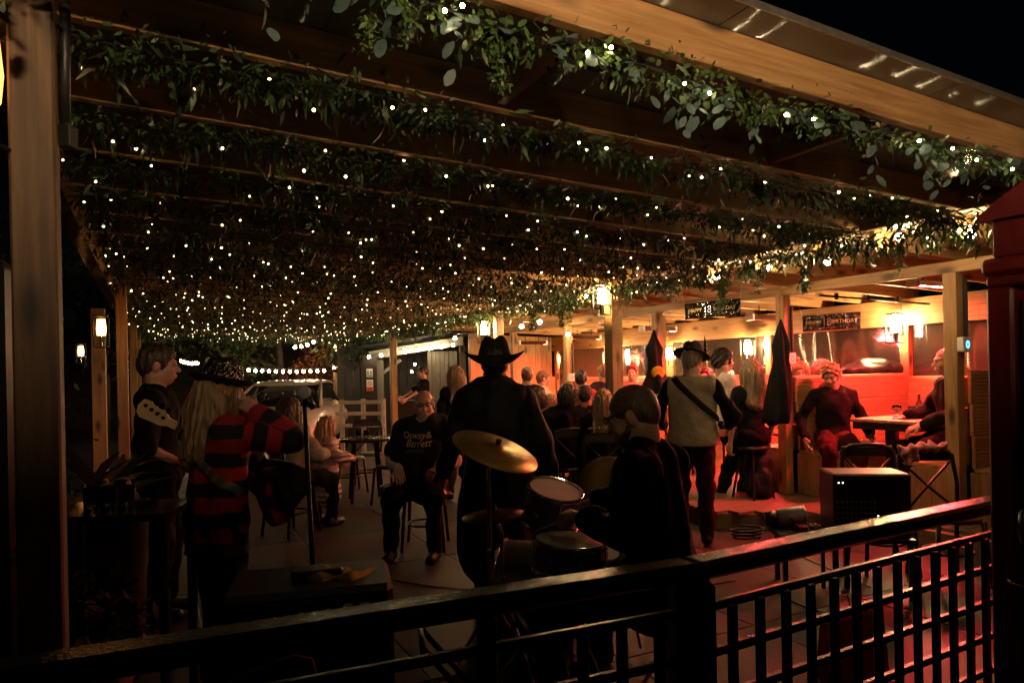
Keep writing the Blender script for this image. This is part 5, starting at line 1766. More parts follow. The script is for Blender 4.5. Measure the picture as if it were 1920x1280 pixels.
person('red lit woman in pale top looking right in the far booth', gx(1021, 11.0), 11.0, .05, R(-80), 1.66, sit=.62, top='top_cream', hair=('short', 'auburn'), female=True, sleeve=.4, fine=.010, coarse=.022)
person('head with dark reddish hair just right of the cowboy hat brim', gx(992, 10.0), 10.0, .05, R(10), 1.70, sit=.66, top='top_black', hair=('short', 'auburn'), fine=.011, coarse=.024)
person('man with cropped dark hair and red scarf below the white switch box', gx(1093, 9.6), 9.6, 0, R(-10), 1.76, sit=.62, top='top_red', hair=('short', 'dark'), fine=.011, coarse=.022, top_inf=.02)
person('pink lit head left of the lantern post in the crowd', gx(1136, 10.4), 10.4, .05, R(20), 1.74, sit=.66, top='top_dark_blue', hair=('short', 'sandy'), fine=.011, coarse=.024)
person('red haired head just above the drummer in the far booth', gx(1190, 10.8), 10.8, .05, R(160), 1.72, sit=.66, top='top_pink', hair=('curly', 'auburn'), fine=.011, coarse=.024)
person('big dark haired figure in black sitting with back to us at the centre table', gx(1066, 7.6), 7.6, 0, R(5), 1.76, sit=.46, top='top_black', hair=('bob', 'dark'), fat=.04, top_inf=.035, fine=.011)
person('child with pale headband peeking between the cowboy and the dark haired figure', gx(1036, 8.6), 8.6, 0, R(-5), 1.42, sit=.45, child=True, top='top_brown', hair=('bob', 'sandy'), fine=.011, coarse=.022)
person('dark haired figure in black between the two seated women at the centre table', gx(1100, 8.1), 8.1, 0, R(-15), 1.72, sit=.46, top='top_dark_blue', hair=('short', 'dark'), top_inf=.03, fine=.011, coarse=.022)
person('dark figure just right of the cowboy coat, only hair and one shoulder showing', gx(1012, 8.0), 8.0, 0, R(12), 1.66, sit=.46, top='top_black', hair=('bob', 'brown'), female=True, fine=.011, coarse=.022)
bl = person('straight blond haired woman in black with white beads round her shoulders', gx(1134, 7.0), 7.0, 0, R(-8), 1.66, sit=.46, top='top_black', hair=('long', 'blond'), female=True, fine=.010, top_inf=.03)
bl_pts = [bl['neck'] + V3(.15 * math.cos(a), .10 * math.sin(a) - .02, -.10 - .02 * math.sin(a)) for a in [2 * PI * k / 30 for k in range(31)]]
q = MB()
for p in bl_pts[:-1]: q.ell(p + V3(0, -.06, -.03), .010, 6, 4)
stuff(q.build('bead_trim', MATS['fur_white'], bl['root'], True))
person('young man with curly dark hair in a white shirt looking right', gx(1358, 7.5), 7.5, .10, R(-75), 1.74, sit=.72, top='shirt_white', hair=('curly', 'dark'), fine=.009, coarse=.018)
person('head glimpsed between the feathered hat and the curly haired man', gx(1328, 9.0), 9.0, .1, R(150), 1.70, sit=.55, top='top_brown', hair=('short', 'brown'), fine=.011, coarse=.024)
person('person with long light hair in black T-shirt beside the grey padded cloth', gx(1412, 7.0), 7.0, .0, R(15), 1.70, sit=.72, top='top_black', sleeve=.5, hair=('long', 'ash'), female=True, fine=.010, coarse=.018)
be = person('person in dark bobble beanie behind the red lit bench', gx(1504, 7.95), 7.95, .18, R(170), 1.62, sit=.56, top='top_brown', hair=('long', 'sandy'), female=True, fine=.009, coarse=.022, head=(10, -12, 0))
M = headM(be, .03)
bn = MB().lathe([(0, .10), (.04, .094), (.075, .066), (.094, .02), (.098, -.01), (.092, -.012), (.08, -.01)], 20, M).build('beanie', felt_black, be['root'], True)
MB().ell(M @ V3(.03, -.03, .125), .034 * be['hs'], 10, 7).build('bobble', MATS['hair_sandy'], bn, True)
person('fair haired head close behind the boy in the dark hoodie', gx(1546, 8.0), 8.0, .18, R(-150), 1.62, sit=.57, top='top_black', hair=('bob', 'sandy'), fine=.009, coarse=.022)
boy = person('boy with fair curly hair in dark hoodie sitting on the red bench end looking down', gx(1570, 7.05), 7.12, DK, PI - R(4), 1.66, sit=.50, top='hoodie', bottom='trousers_maroon', hair=('curly', 'sandy'), hood=True, wr=(.34, .10, .62), wl=(-.30, .22, .66), head=(34, -18, 4), fine=.0075, coarse=.014, hands=(.3, .5), ar=(.24, .40, .085), al=(-.06, .5, .085), top_inf=.015)
mn = person('bald man in black sitting behind the right booth post with one open hand', gx(1795, 6.35), 6.35, DK, R(78), 1.80, sit=.56, top='top_black', hair=('sides', 'grey'), lean=4, wl=loc(gx(1795, 6.35), 6.35, R(78), 1.80, at(1726, 798, 6.2), DK), wr=(.2, .36, .8), hands=(.35, .5), hand_n=((0, 0, -1), (.3, 0, -.9)), fine=.0075, coarse=.015, hand_h=.0045, top_inf=.024, head=(0, 0, 0))
# ------------------------------------------------------------------ drum kit
brass = mat('brass', (.55, .36, .12), .34, 1.0, var=.07, scale=5, bump=.05, bscale=160)
drum_head = mat('drum_head', (.80, .74, .62), .7, var=.12, scale=6)
drum_shell = mat('drum_shell', (.20, .20, .21), .3, .4, var=.15)
def cymbal(label, p, r, tilt, hp, base, m=None):
    t = thing('cymbal_stand', label, 'cymbal', (base[0], base[1], 0))
    p = Vector(p) - Vector((base[0], base[1], 0))
    Mx = Matrix.Translation(p) @ Euler(tilt).to_matrix().to_4x4()
    prof = [(0, .026), (.02, .025), (.038, .016), (.045, .010), (r * .5, .004), (r, -.010), (r, -.0115), (r * .5, .0025), (.045, .0085), (.0, .02)]
    MB().lathe(prof, 40, Mx).build('cymbal', m or brass, t, True)
    MB().tube([Mx @ V3(0, 0, .02), Mx @ V3(0, 0, .05)], .013, 8).build('wing_nut', black_plastic, t)
    MB().tube([(0, 0, .1), (0, 0, p.z - .1), tuple(p)], [.013, .011, .008], 10).build('pole', chrome, t, True)
    MB().tube([(0, 0, p.z * .55 - .03), (0, 0, p.z * .55 + .03)], .02, 10).build('collar', chrome, t)
    for k in range(3):
        a = 2 * PI * k / 3 + hp
        MB().tube([(0, 0, .42), (.26 * math.cos(a), .26 * math.sin(a), .02)], .009, 6).build('leg', chrome, t)
    return t
cymbal('gold crash cymbal tilted high beside the cowboy\'s coat', at(930, 841, 3.25), .215, (R(14), R(21), 0), .3, (at(915, 841, 3.27).x, 3.27))
cymbal('dark hi-hat cymbal level below the crash cymbal', at(927, 963, 3.45), .165, (R(2), R(-3), 0), 1.1, (at(940, 960, 3.47).x, 3.47), mat('dark_brass', (.10, .045, .03), .4, .8))
cymbal('gold ride cymbal half hidden behind the drummer', at(1150, 905, 3.85), .19, (R(48), R(4), 0), .7, (at(1165, 905, 3.9).x, 3.9))
def drum(label, p, r, h, tilt, legs=False):
    t = thing('drum', label, 'drum', p)
    E_ = Euler(tilt).to_matrix().to_4x4()
    MB().lathe([(r, -h), (r, 0)], 32, E_).build('shell', drum_shell, t, True)
    MB().lathe([(0, .004), (r * .6, .004), (r * .97, .004), (r * .99, -.002)], 32, E_).build('head', drum_head, t)
    MB().lathe([(r * .985, .008), (r + .010, .009), (r + .012, -.012), (r + .002, -.014)], 32, E_).build('hoop', chrome, t, True)
    MB().lathe([(r * .985, -h), (r + .010, -h), (r + .010, -h + .018), (r + .002, -h + .02)], 32, E_).build('hoop', chrome, t, True)
    for k in range(8):
        a = 2 * PI * k / 8 + .2
        MB().tube([E_ @ V3((r + .011) * math.cos(a), (r + .011) * math.sin(a), .012), E_ @ V3((r + .011) * math.cos(a), (r + .011) * math.sin(a), -h * .55)], .004, 6).build('tension_rod', chrome, t)
        c = E_ @ V3((r + .008) * math.cos(a), (r + .008) * math.sin(a), -h * .5)
        MB().ell(c, (.011, .011, .018), 8, 6).build('lug', chrome, t, True)
    if legs:
        zf = -p[2]
        for k in range(3):
            a = 2 * PI * k / 3 + .5
            MB().tube([E_ @ V3(r * .8 * math.cos(a), r * .8 * math.sin(a), -h), V3(.02 * math.cos(a), .02 * math.sin(a), -h - .14), V3(-.2 * math.cos(a), -.2 * math.sin(a), zf + .01)], .008, 6).build('leg', chrome, t)
    return t
drum('tom drum with round grey-gold head tilted to the drummer', at(1042, 918, 3.35), .132, .19, (R(14), R(12), 0))
drum('pale snare drum under the drummer\'s hand', at(1070, 1012, 3.12), .165, .14, (R(1), R(4), 0), True)
bd_ = thing('bass_drum', 'black bass drum on its side under the tom', 'drum', (at(1010, 1000, 3.75).x, 3.75, .29))
Mx = Matrix.Rotation(R(75), 4, 'Z') @ Matrix.Rotation(PI / 2, 4, 'X')
MB().lathe([(.28, -.2), (.28, .2)], 32, Mx).build('shell', drum_shell, bd_, True)
for z in (-.2, .2): MB().lathe([(0, z), (.27, z)], 32, Mx).build('head', black_plastic, bd_, True)
for z in (-.21, .19): MB().lathe([(.28, z), (.295, z), (.295, z + .02), (.28, z + .02)], 32, Mx).build('hoop', chrome, bd_, True)
MB().tube([(0, 0, .28), (.05, -.1, .42), (at(1042, 918, 3.35).x - bd_.location.x, -.3, at(1042, 918, 3.35).z - .29 - .12)], .01, 8).build('tom_arm', chrome, bd_, True)
th = thing('drum_throne', 'round black drum stool under the drummer', 'stool', (gx(1245, 2.85), 2.85, 0))
MB().lathe([(0, .51), (.15, .505), (.17, .48), (.16, .44), (0, .43)], 24).build('seat', black_plastic, th, True)
MB().tube([(0, 0, .2), (0, 0, .43)], .016, 10).build('pole', chrome, th)
for k in range(3):
    a = 2 * PI * k / 3
    MB().tube([(0, 0, .35), (.24 * math.cos(a), .24 * math.sin(a), .02)], .010, 6).build('leg', chrome, th)
rw = Matrix.Translation(dr['root'].location) @ Matrix.Rotation(dr['root'].rotation_euler.z, 4, 'Z')
for lab, wv, ev in (('drumstick in the drummer\'s near hand above the snare', dr['wL'], dr['eL']), ('drumstick in the drummer\'s far hand', dr['wR'], dr['eR'])):
    a = rw @ (wv + (wv - ev).normalized() * .07 + V3(0, 0, -.02)); t = thing('drumstick', lab, 'drumstick', a)
    d = (at(1030, 985, 3.2) - a); d = Vector((d.x, d.y, d.z)).normalized()
    MB().tube([d * -.12, d * .2, d * .27, d * .285], [.008, .007, .004, .005], 8).build('stick', cream, t, True)

# mic stand with white ball mic
ms = thing('microphone_stand', 'straight black mic stand with a pale ball head before the seated woman', 'mic stand', (at(588, 1080, 3.0).x, 3.0, 0))
top = at(570, 736, 3.0) - ms.location
base_ = at(588, 1085, 3.0) - ms.location
MB().tube([V3(0, 0, .03), base_, top - V3(0, 0, .02)], [.012, .012, .009], 10).build('pole', black_metal, ms, True)
MB().ell(top, .031).build('grille', mat('mic_foam', (.36, .36, .35), .6, bump=.3, bscale=300), ms, True)
MB().tube([top + V3(.01, 0, -.02), top + V3(.035, .02, -.07)], [.022, .014], 10).build('mic_body', black_plastic, ms, True)
MB().lathe([(0, .03), (.1, .025), (.125, .01), (.125, 0)], 24).build('base', black_metal, ms, True)

# speaker cabinet at the front left with a yellow cloth
sc_ = thing('speaker_cabinet', 'black speaker cabinet behind the handrail below the mic stand', 'speaker', (at(590, 1100, 2.45).x, 2.45, 0), R(14))
ht = at(590, 1085, 2.45).z
MB().box((-.30, -.14, 0), (.27, .22, ht), .02).build('cabinet', black_plastic, sc_)
MB().box((-.27, -.152, .06), (.24, -.142, ht - .14), .004).build('grille', mat('grille_cloth', (.02, .02, .02), .8, bump=.5, bscale=400), sc_)
MB().box((-.26, -.150, ht - .115), (.23, -.142, ht - .03), .004).build('panel', black_metal, sc_)
for k in range(7):
    MB().tube([(-.22 + k * .045, -.15, ht - .07), (-.22 + k * .045, -.172, ht - .07)], .011, 10).build('knob', black_plastic, sc_)
for k in range(2):
    MB().box((.10 + k * .055, -.156, ht - .09), (.13 + k * .055, -.150, ht - .05), .002).build('switch', white_plastic, sc_)
MB().box((-.08, .0, ht), (.1, .04, ht + .03), .012).build('carry_handle', black_plastic, sc_)
yc = thing('yellow_cloth', 'crumpled yellow cloth lying on the speaker cabinet', 'cloth', at(640, 1085, 2.5))
V, Q = sdf_mesh([('e', (0, 0, .0), (.10, .09, .03), None), ('e', (.09, .02, -.005), (.07, .06, .022), None), ('e', (-.07, -.01, .01), (.06, .06, .034), None)], .006, .02, 0, (), (.010, 55, (1, 1, .4)))
link('cloth', np_mesh('cloth', V, Q, cloth('yellow_cotton', (.5, .33, .05))), yc)
# red cable on the floor
rc = thing('cable', 'thin red cable looping on the floor behind the handrail', 'cable', at(500, 1250, 2.0))
pts = [at(px, py, 2.05) - rc.location for px, py in ((420, 1285), (470, 1258), (520, 1238), (555, 1229), (585, 1235), (592, 1262), (590, 1290))]
MB().tube(pts, .005, 6).build('lead', mat('red_rubber', (.28, .02, .02), .5), rc, True)

# powered mixer on a low stand at the right
mx = thing('powered_mixer', 'black mixer amplifier with rows of knobs and two lit lamps by the bistro chairs', 'mixer', (at(1628, 930, 4.45).x, 4.45, .40), R(-8))
zt = at(1628, 884, 4.45).z - .40
MB().box((-.245, -.10, 0), (.225, .20, zt), .012).build('case', black_plastic, mx)
MB().box((-.235, -.106, .02), (.12, -.101, zt - .03), .003).build('panel', black_metal, mx)
km = MB().tube([(0, 0, 0), (0, -.012, 0)], .0065, 8).mesh('knob', mat('knob_grey', (.25, .25, .25), .4))
for i in range(9):
    for j in range(4):
        link('knob', km, mx, (-.225 + i * .028, -.106, zt * .32 + j * .035))
gl = emit('white_led', (1, .95, .85), 7)
for x, z in ((-.215, zt - .055), (-.19, zt - .055), (.02, zt * .36), (.11, zt * .22)):
    MB().ell((x, -.107, z), .0042, 8, 6).build('lamp', gl, mx, True)
MB().tube([(.226, .0, zt * .3), (.246, 0, zt * .3), (.246, 0, zt * .7), (.226, 0, zt * .7)], .008, 6).build('carry_handle', black_plastic, mx)
st = thing('equipment_stand', 'low black stand under the mixer amplifier', 'stand', (at(1628, 930, 4.45).x, 4.45, 0), R(-8))
MB().box((-.27, -.11, .37), (.25, .2, .398), .004).build('shelf', black_metal, st)
for x in (-.24, .22):
    for y in (-.08, .17):
        MB().box((x - .012, y - .012, 0), (x + .012, y + .012, .37), .002).build('leg', black_metal, st)

# lamp can, pedals and cables in front of the deck edge
pc = thing('stage_lamp', 'silver stage lamp can lying lit red on the pedal board', 'lamp', at(1482, 968, 4.85))
ax_ = V3(.85, -.15, .12).normalized(); d0 = pc.location.copy()
MB().tube([ax_ * -.10, ax_ * -.07, ax_ * .09, ax_ * .10], [.05, .068, .068, .072], 20).build('can', mat('brushed_steel', (.62, .55, .5), .35, .9, stretch=(1, 12, 12)), pc, True)
MB().tube([ax_ * -.17, ax_ * -.10], [.055, .062], 16).build('back', black_plastic, pc, True)
pts = [V3(-.02, 0, 0) + V3(0, math.cos(a) * .1, math.sin(a) * .1) for a in [PI + PI * k / 10 for k in range(11)]]
MB().tube(pts, .007, 6).build('yoke', black_metal, pc)
pb_ = thing('pedal_board', 'black board of pedals and leads beside the stage lamp', 'pedal board', (at(1505, 985, 4.75).x, 4.75, 0), R(-6))
zb = at(1500, 990, 4.75).z
MB().box((-.20, -.14, zb - .05), (.30, .16, zb - .012), .008).build('board', black_plastic, pb_)
for x, y in ((-.15, .1), (.25, .1), (-.15, -.1), (.25, -.1)):
    MB().box((x - .015, y - .015, 0), (x + .015, y + .015, zb - .05)).build('leg', black_metal, pb_)
for k, (x, c) in enumerate(((-.02, (.3, .04, .03)), (.08, (.2, .2, .2)), (.18, (.3, .1, .05)))):
    pd = MB().box((x - .032, -.08, zb - .011), (x + .032, .04, zb + .03), .006).build('pedal', mat('pedal_%d' % k, c, .4, .5), pb_)
    MB().tube([(x, -.05, zb + .03), (x, -.05, zb + .045)], .009, 8).build('footswitch', chrome, pd)
for k in range(4):
    x = -.12 + k * .09
    MB().tube([(x, .1, zb), (x + .05, .02, zb + .06), (x + .12, -.06, zb + .02), (x + .2, -.1, zb + .04), (x + .26, -.02, zb - .005)], .005, 6).build('lead', cable_black, pb_, True)
hp_ = thing('headphones', 'black coiled leads lying left of the pedal board', 'leads', at(1400, 1010, 4.9))
q = [V3(.09 * math.cos(a) * (1 + .02 * a), .07 * math.sin(a), .004 * a) for a in [k * .35 for k in range(60)]]
MB().tube(q, .007, 6).build('coil', cable_black, hp_, True)

# rucksack on the deck
bg = thing('rucksack', 'black rucksack standing on the deck below the booth post', 'bag', (at(1424, 905, 7.0).x, 7.0, DK))
V, Q = sdf_mesh([('f', (0, 0, .13), (0, 0, .34), .15, .12, (0, 1, 0), .7), ('f', (0, -.10, .12), (0, -.10, .2), .10, .09, (0, 1, 0), .5)], .014, .03, .01, (), (.01, 40, (1, 1, 1)), [((0, 0, .0), (0, 0, -1))])
link('sack', np_mesh('sack', V, Q, cloth('bag_nylon', (.013, .013, .014), .6)), bg)
MB().tube([(-.04, 0, .47), (-.03, 0, .53), (.03, 0, .53), (.04, 0, .47)], .008, 6).build('grab_loop', cable_black, bg, True)
for sx in (-1, 1):
    MB().tube([(sx * .08, .10, .44), (sx * .1, .16, .3), (sx * .11, .10, .08)], .016, 6).build('shoulder_strap', cable_black, bg, True)
# red bag low behind the lattice
rd = thing('paper_bag', 'red lit folded bag on the floor behind the lattice', 'bag', (at(1596, 1165, 3.3).x, 3.3, 0), R(20))
MB().add([(-.14, -.09, 0), (.14, -.09, 0), (.14, .09, 0), (-.14, .09, 0), (-.15, -.05, .30), (.15, -.05, .33), (.14, .05, .33), (-.14, .05, .29)],
         [(3, 2, 1, 0), (0, 1, 5, 4), (1, 2, 6, 5), (2, 3, 7, 6), (3, 0, 4, 7)]).build('bag', mat('red_paper', (.45, .05, .04), .5, bump=.5, bscale=12), rd)
for y in (-.05, .05):
    MB().tube([(-.05, y, .30), (-.03, y, .38), (.03, y, .38), (.05, y, .31)], .004, 5).build('handle', MATS['red_rubber'], rd)

# ------------------------------------------------------------------ tables and chairs
dark_wood = wood('dark_bistro', 'Z', (.012, .009, .007), (.03, .02, .014), .3, False)
def chair(label, p, rz):
    t = thing('bistro_chair', label, 'chair', p, rz, 'dark cross-back bistro chairs')
    MB().lathe([(0, .46), (.19, .458), (.205, .445), (.2, .43), (0, .425)], 24).build('seat', dark_wood, t, True)
    for sx in (-1, 1):
        MB().tube([(sx * .15, .15, .44), (sx * .18, .19, 0)], [.017, .014], 8).build('leg', dark_wood, t, True)
        MB().tube([(sx * .15, -.15, .45), (sx * .18, -.20, 0)], [.017, .014], 8).build('leg', dark_wood, t, True)
    hoop = [(-.17, -.17, .44), (-.20, -.22, .65), (-.19, -.26, .84), (-.12, -.275, .885), (0, -.28, .895), (.12, -.275, .885), (.19, -.26, .84), (.20, -.22, .65), (.17, -.17, .44)]
    MB().tube(hoop, .015, 8).build('back_hoop', dark_wood, t, True)
    MB().box((-.185, -.285, .80), (.185, -.265, .88), .008).build('top_rail', dark_wood, t)
    for sx in (-1, 1):
        MB().tube([(sx * .17, -.255, .79), (0, -.235, .62), (-sx * .16, -.19, .47)], .010, 6).build('cross_rail', dark_wood, t, True)
    MB().lathe([(.155, .20), (.165, .21), (.155, .22), (.145, .21), (.155, .20)], 24).build('ring', dark_wood, t, True)
    return t
ch = chair('dark cross-back chair under the bald seated man', (gx(795, 5.95), 5.98, 0), PI)
for lab, px, Y, rz in (('dark cross-back chair left of the pair behind the mixer', 1652, 5.05, R(172)), ('dark cross-back chair by the phone box, pink cloth on it', 1775, 4.75, R(178)),
                       ('dark chair under the woman with the pale jacket', 545, 6.6, R(-30)), ('dark chair left of the small round table', 655, 8.9, R(-60)), ('dark chair right of the small round table', 738, 8.0, R(60)),
                       ('chair under the big dark haired figure', 1066, 7.6, R(5)), ('chair under the blond haired woman', 1134, 7.0, R(-8)), ('chair under the dark haired figure between the women', 1100, 8.1, R(-15)), ('chair under the figure just right of the cowboy coat', 1012, 8.0, R(12)), ('dark chair beyond the girl at the small table', 690, 9.3, R(190))):
    dup(ch, (gx(px, Y), Y, 0), rz, lab)
def stool(label, p, h, grp='black bar stools'):
    t = thing('stool', label, 'stool', p, FROT, grp)
    MB().lathe([(0, h), (.15, h - .002), (.17, h - .02), (.165, h - .04), (0, h - .045)], 20).build('seat', dark_wood, t, True)
    for k in range(4):
        a = PI / 4 + k * PI / 2
        MB().tube([(.11 * math.cos(a), .11 * math.sin(a), h - .04), (.2 * math.cos(a), .2 * math.sin(a), 0)], .014, 6).build('leg', dark_wood, t)
    return t
for lab, px, Y, z, h in (('stool under the red lit woman', 1021, 11.0, .05, .62), ('stool under the head beside the hat brim', 992, 10.0, .05, .66), ('stool under the man with the red scarf', 1093, 9.6, 0, .62),
                         ('stool under the pink lit head', 1136, 10.4, .05, .66), ('stool under the red haired head', 1190, 10.8, .05, .66), ('stool under the curly haired man', 1358, 7.5, .10, .72),
                         ('stool under the glimpsed head', 1328, 9.0, .1, .55), ('stool under the person in black T-shirt', 1412, 7.0, 0, .72), ('stool under the child with the headband', 1036, 8.6, 0, .45)):
    stool(lab, (gx(px, Y), Y, DK if inv(Vector((gx(px, Y), Y, 0)))[0] > 5.05 else 0), h + z - (DK if inv(Vector((gx(px, Y), Y, 0)))[0] > 5.05 else 0))
def rtable(label, p, r, h, m):
    t = thing('round_table', label, 'table', p)
    MB().lathe([(0, h), (r - .01, h), (r, h - .008), (r - .008, h - .028), (0, h - .03)], 32).build('tabletop', m, t, True)
    for k in range(4):
        a = PI / 4 + k * PI / 2 + .3
        MB().tube([(r * .55 * math.cos(a), r * .55 * math.sin(a), h - .03), (r * .75 * math.cos(a), r * .75 * math.sin(a), 0)], .02, 8).build('leg', m, t)
    return t
gloss = mat('table_gloss', (.02, .014, .01), .15)
rtable('small dark round table with glasses beside the girl', (gx(686, 8.3), 8.3, 0), .34, .75, gloss)
rtable('dark round table hidden among the seated crowd', (gx(1095, 8.4), 8.4, 0), .4, .75, gloss)
def glass_obj(name, label, p, prof, m):
    t = thing(name, label, 'glass', p)
    MB().lathe(prof, 18).build('bowl', m, t, True)
    return t
gmat, nt, n, l, b = _new('clear_glass')
b.inputs['Base Color'].default_value = (.95, .95, .93, 1); b.inputs['Roughness'].default_value = .03; b.inputs['Transmission Weight'].default_value = 1.0; b.inputs['IOR'].default_value = 1.45
tumbler = [(0, .004), (.026, .004), (.030, 0), (.034, .10), (.031, .10), (.026, .012), (0, .012)]
wine = [(0, .004), (.034, .004), (.006, .012), (.0045, .085), (.018, .10), (.036, .135), (.034, .19), (.0325, .19), (.034, .135), (.016, .104), (0, .10)]
for lab, px in (('left tumbler on the small round table', 676), ('right tumbler on the small round table', 690)):
    glass_obj('tumbler', lab, (gx(px, 8.3), 8.25, .752), tumbler, gmat)

# booth table with what stands on it
bt = thing('booth_table', 'red lit wooden table in the nearest booth', 'table', F(7.25, 2.35, DK), FROT)
TZ = .80
for k in range(5):
    MB().box((-.62, -.34 + k * .136, TZ - .03), (.62, -.34 + k * .136 + .132, TZ), .004).build('top_board', red_wood, bt)
MB().box((-.6, -.32, TZ - .10), (.6, .32, TZ - .032), .004).build('apron', dark_wood, bt)
for sx in (-1, 1):
    MB().box((sx * .45 - .04, -.05, 0), (sx * .45 + .04, .05, TZ - .1), .006).build('leg', dark_wood, bt)
def ontab(px, Y): 
    return Vector((gx(px, Y), Y, DK + TZ + .002))
Yt = F(7.25, 2.35).y
glass_obj('wine_glass', 'wine glass right of the brown bottle on the booth table', ontab(1752, Yt + .12), wine, gmat)
glass_obj('tumbler', 'tumbler left of the brown bottle on the booth table', ontab(1712, Yt + .10), tumbler, gmat)
glass_obj('wine_glass', 'low glass with a glow left end of the booth table', ontab(1684, Yt + .10), [(r * 1.2, z * .6) for r, z in wine], gmat)
bo = thing('bottle', 'small dark bottle with narrow neck on the booth table', 'bottle', ontab(1726, Yt + .02))
MB().lathe([(0, 0), (.032, 0), (.034, .01), (.034, .10), (.026, .14), (.013, .175), (.012, .215), (.015, .217), (.015, .225), (0, .225)], 18).build('bottle_body', mat('brown_glass', (.05, .014, .006), .08), bo, True)
MB().lathe([(.0345, .03), (.0352, .03), (.0352, .09), (.0345, .09)], 18).build('bottle_label', mat('label_red', (.3, .06, .04), .6), bo, True)
pl_ = thing('plate', 'pale plate of leftovers at the front of the booth table', 'plate', ontab(1700, Yt - .05))
MB().lathe([(0, .006), (.07, .006), (.11, .018), (.112, .022), (.07, .010), (0, .010)], 24).build('dish', white_plastic, pl_, True)
V, Q = sdf_mesh([('e', (.01, 0, .022), (.05, .04, .018), None), ('e', (-.03, .02, .02), (.03, .025, .014), None)], .006, .01, 0, (), (.006, 160, (1, 1, 1)))
link('food', np_mesh('food', V, Q, mat('food', (.4, .25, .1), .6)), pl_)
pk = thing('pink_cloth', 'crumpled pink cloth on the bench seat under the booth table', 'cloth', F(7.0, 2.75, DK + .46))
V, Q = sdf_mesh([('e', (0, 0, .04), (.14, .08, .045), None), ('e', (.12, .0, .03), (.08, .07, .035), None)], .009, .02, 0, (), (.016, 70, (1, 1, 1)))
link('cloth', np_mesh('cloth', V, Q, MATS['top_pink']), pk)
pk2 = thing('pink_cloth', 'pink cloth draped over the back of the bistro chair by the phone box', 'cloth', (gx(1735, 4.95), 5.0, .885), .1)
V, Q = sdf_mesh([('e', (0, 0, .01), (.17, .05, .03), None), ('e', (-.10, -.03, -.04), (.06, .02, .06), None), ('e', (.1, .0, .015), (.1, .05, .025), None)], .008, .02, 0, (), (.014, 75, (1, 1, 1)))
link('cloth', np_mesh('cloth', V, Q, MATS['top_pink']), pk2)
co_ = thing('coats', 'heap of dark coats lying on the bench back under the corner lantern', 'coats', on_b(1640, 700, 3.26), FROT)
co_.location.z = BT + .025
V, Q = sdf_mesh([('e', (-.12, .04, .05), (.36, .14, .07), None), ('e', (.3, .05, .05), (.3, .13, .075), None), ('e', (.05, .05, .11), (.28, .11, .06), None), ('c', (-.4, 0, .04), (-.2, .0, .10), .035, .04)], .012, .03, 0, (), (.016, 26, (1, 1, 1.5)))
link('heap', np_mesh('heap', V, Q, mat('coat_nylon', (.018, .017, .017), .45, bump=.4, bscale=30)), co_)

# pointed cloths: folded parasol-like shapes by the booth posts
def pointed(name, label, p, prof, m, fold=.25, twist=.0, nf=7):
    t = thing(name, label, 'hanging cloth', p)
    def fn(q):
        a = math.atan2(q.y, q.x); r = math.hypot(q.x, q.y)
        k = 1 + fold * math.sin(nf * a + q.z * 6) * (1 if r > .02 else 0)
        return Vector((q.x * k + twist * q.z * q.z, q.y * k, q.z))
    o = MB().lathe(prof, 56, None, fn).build('cloth', m, t, True)
    return t
pad = mat('padded_grey', (.009, .0085, .008), .75, var=.3, bump=.6, bscale=22, spec=.1)
pz = on_b(1452, 600, 3.0)
pp = pointed('padded_cloth', 'grey padded cloth hanging in a tall point against the middle booth post', (pz.x, pz.y - .16, pz.z),
        [(0, .0), (.010, -.01), (.035, -.10), (.075, -.26), (.066, -.40), (.095, -.56), (.11, -.80), (.12, -.98), (.11, -1.02), (0, -1.02)], pad, .22, -.06, 5)
pz = on_a(1226, 617, 6.05)
pq = pointed('pointed_cloth', 'black pointed cloth with a round yellow patch beside the booth post', (pz.x, pz.y, pz.z),
        [(0, .0), (.01, -.01), (.045, -.12), (.105, -.26), (.08, -.38), (.09, -.52), (.15, -.66), (.22, -.80), (.21, -.82), (0, -.82)], cloth('black_felt_cloth', (.012, .012, .013)), .16, .02, 5)
MB().ell((.02, -.10, -.55), (.085, .03, .08), 16, 10).build('yellow_patch', cloth('yellow_felt', (.5, .36, .03)), pq, True)

# black table with plants at the left
tb = thing('side_table', 'narrow black table by the left post with plants and glasses', 'table', (at(225, 950, 3.0).x, 3.0, 0), R(6))
zt_ = at(225, 952, 3.0).z
MB().box((-.27, -.17, zt_ - .03), (.26, .20, zt_), .004).build('top', gloss, tb)
for x in (-.25, .24):
    for y in (-.15, .17):
        MB().box((x - .018, y - .018, 0), (x + .018, y + .018, zt_ - .03), .002).build('leg', black_metal, tb)
for k, (px, lab) in enumerate(((172, 'leftmost tumbler on the black side table'), (198, 'middle tumbler on the black side table'), (228, 'rightmost tumbler on the black side table'))):
    glass_obj('tumbler', lab, (gx(px, 2.95, 950), 2.95 + .02 * k, zt_ + .001), tumbler, gmat)
pot = thing('potted_plant', 'potted plant with long brownish leaves behind the black side table', 'plant', (at(195, 900, 3.45).x, 3.45, 0))
zp = at(195, 945, 3.45).z
MB().lathe([(0, 0), (.16, 0), (.2, zp - .04), (.21, zp), (.19, zp), (.18, zp - .04), (0, zp - .05)], 24).build('pot', mat('pot_dark', (.04, .03, .025), .6), pot, True)
lm = [np_mesh('leaf', *leaves([(0, 0, 0)], [(0, 1, .0)], [(0, 0, 1)], [1.0], [.22], .55, 'oval'), mat('leaf_brown', (.12, .06, .02), .5, var=.5)),
      np_mesh('leaf', *leaves([(0, 0, 0)], [(0, 1, .0)], [(0, 0, 1)], [1.0], [.3], .3, 'oval'), leaf_dark)]
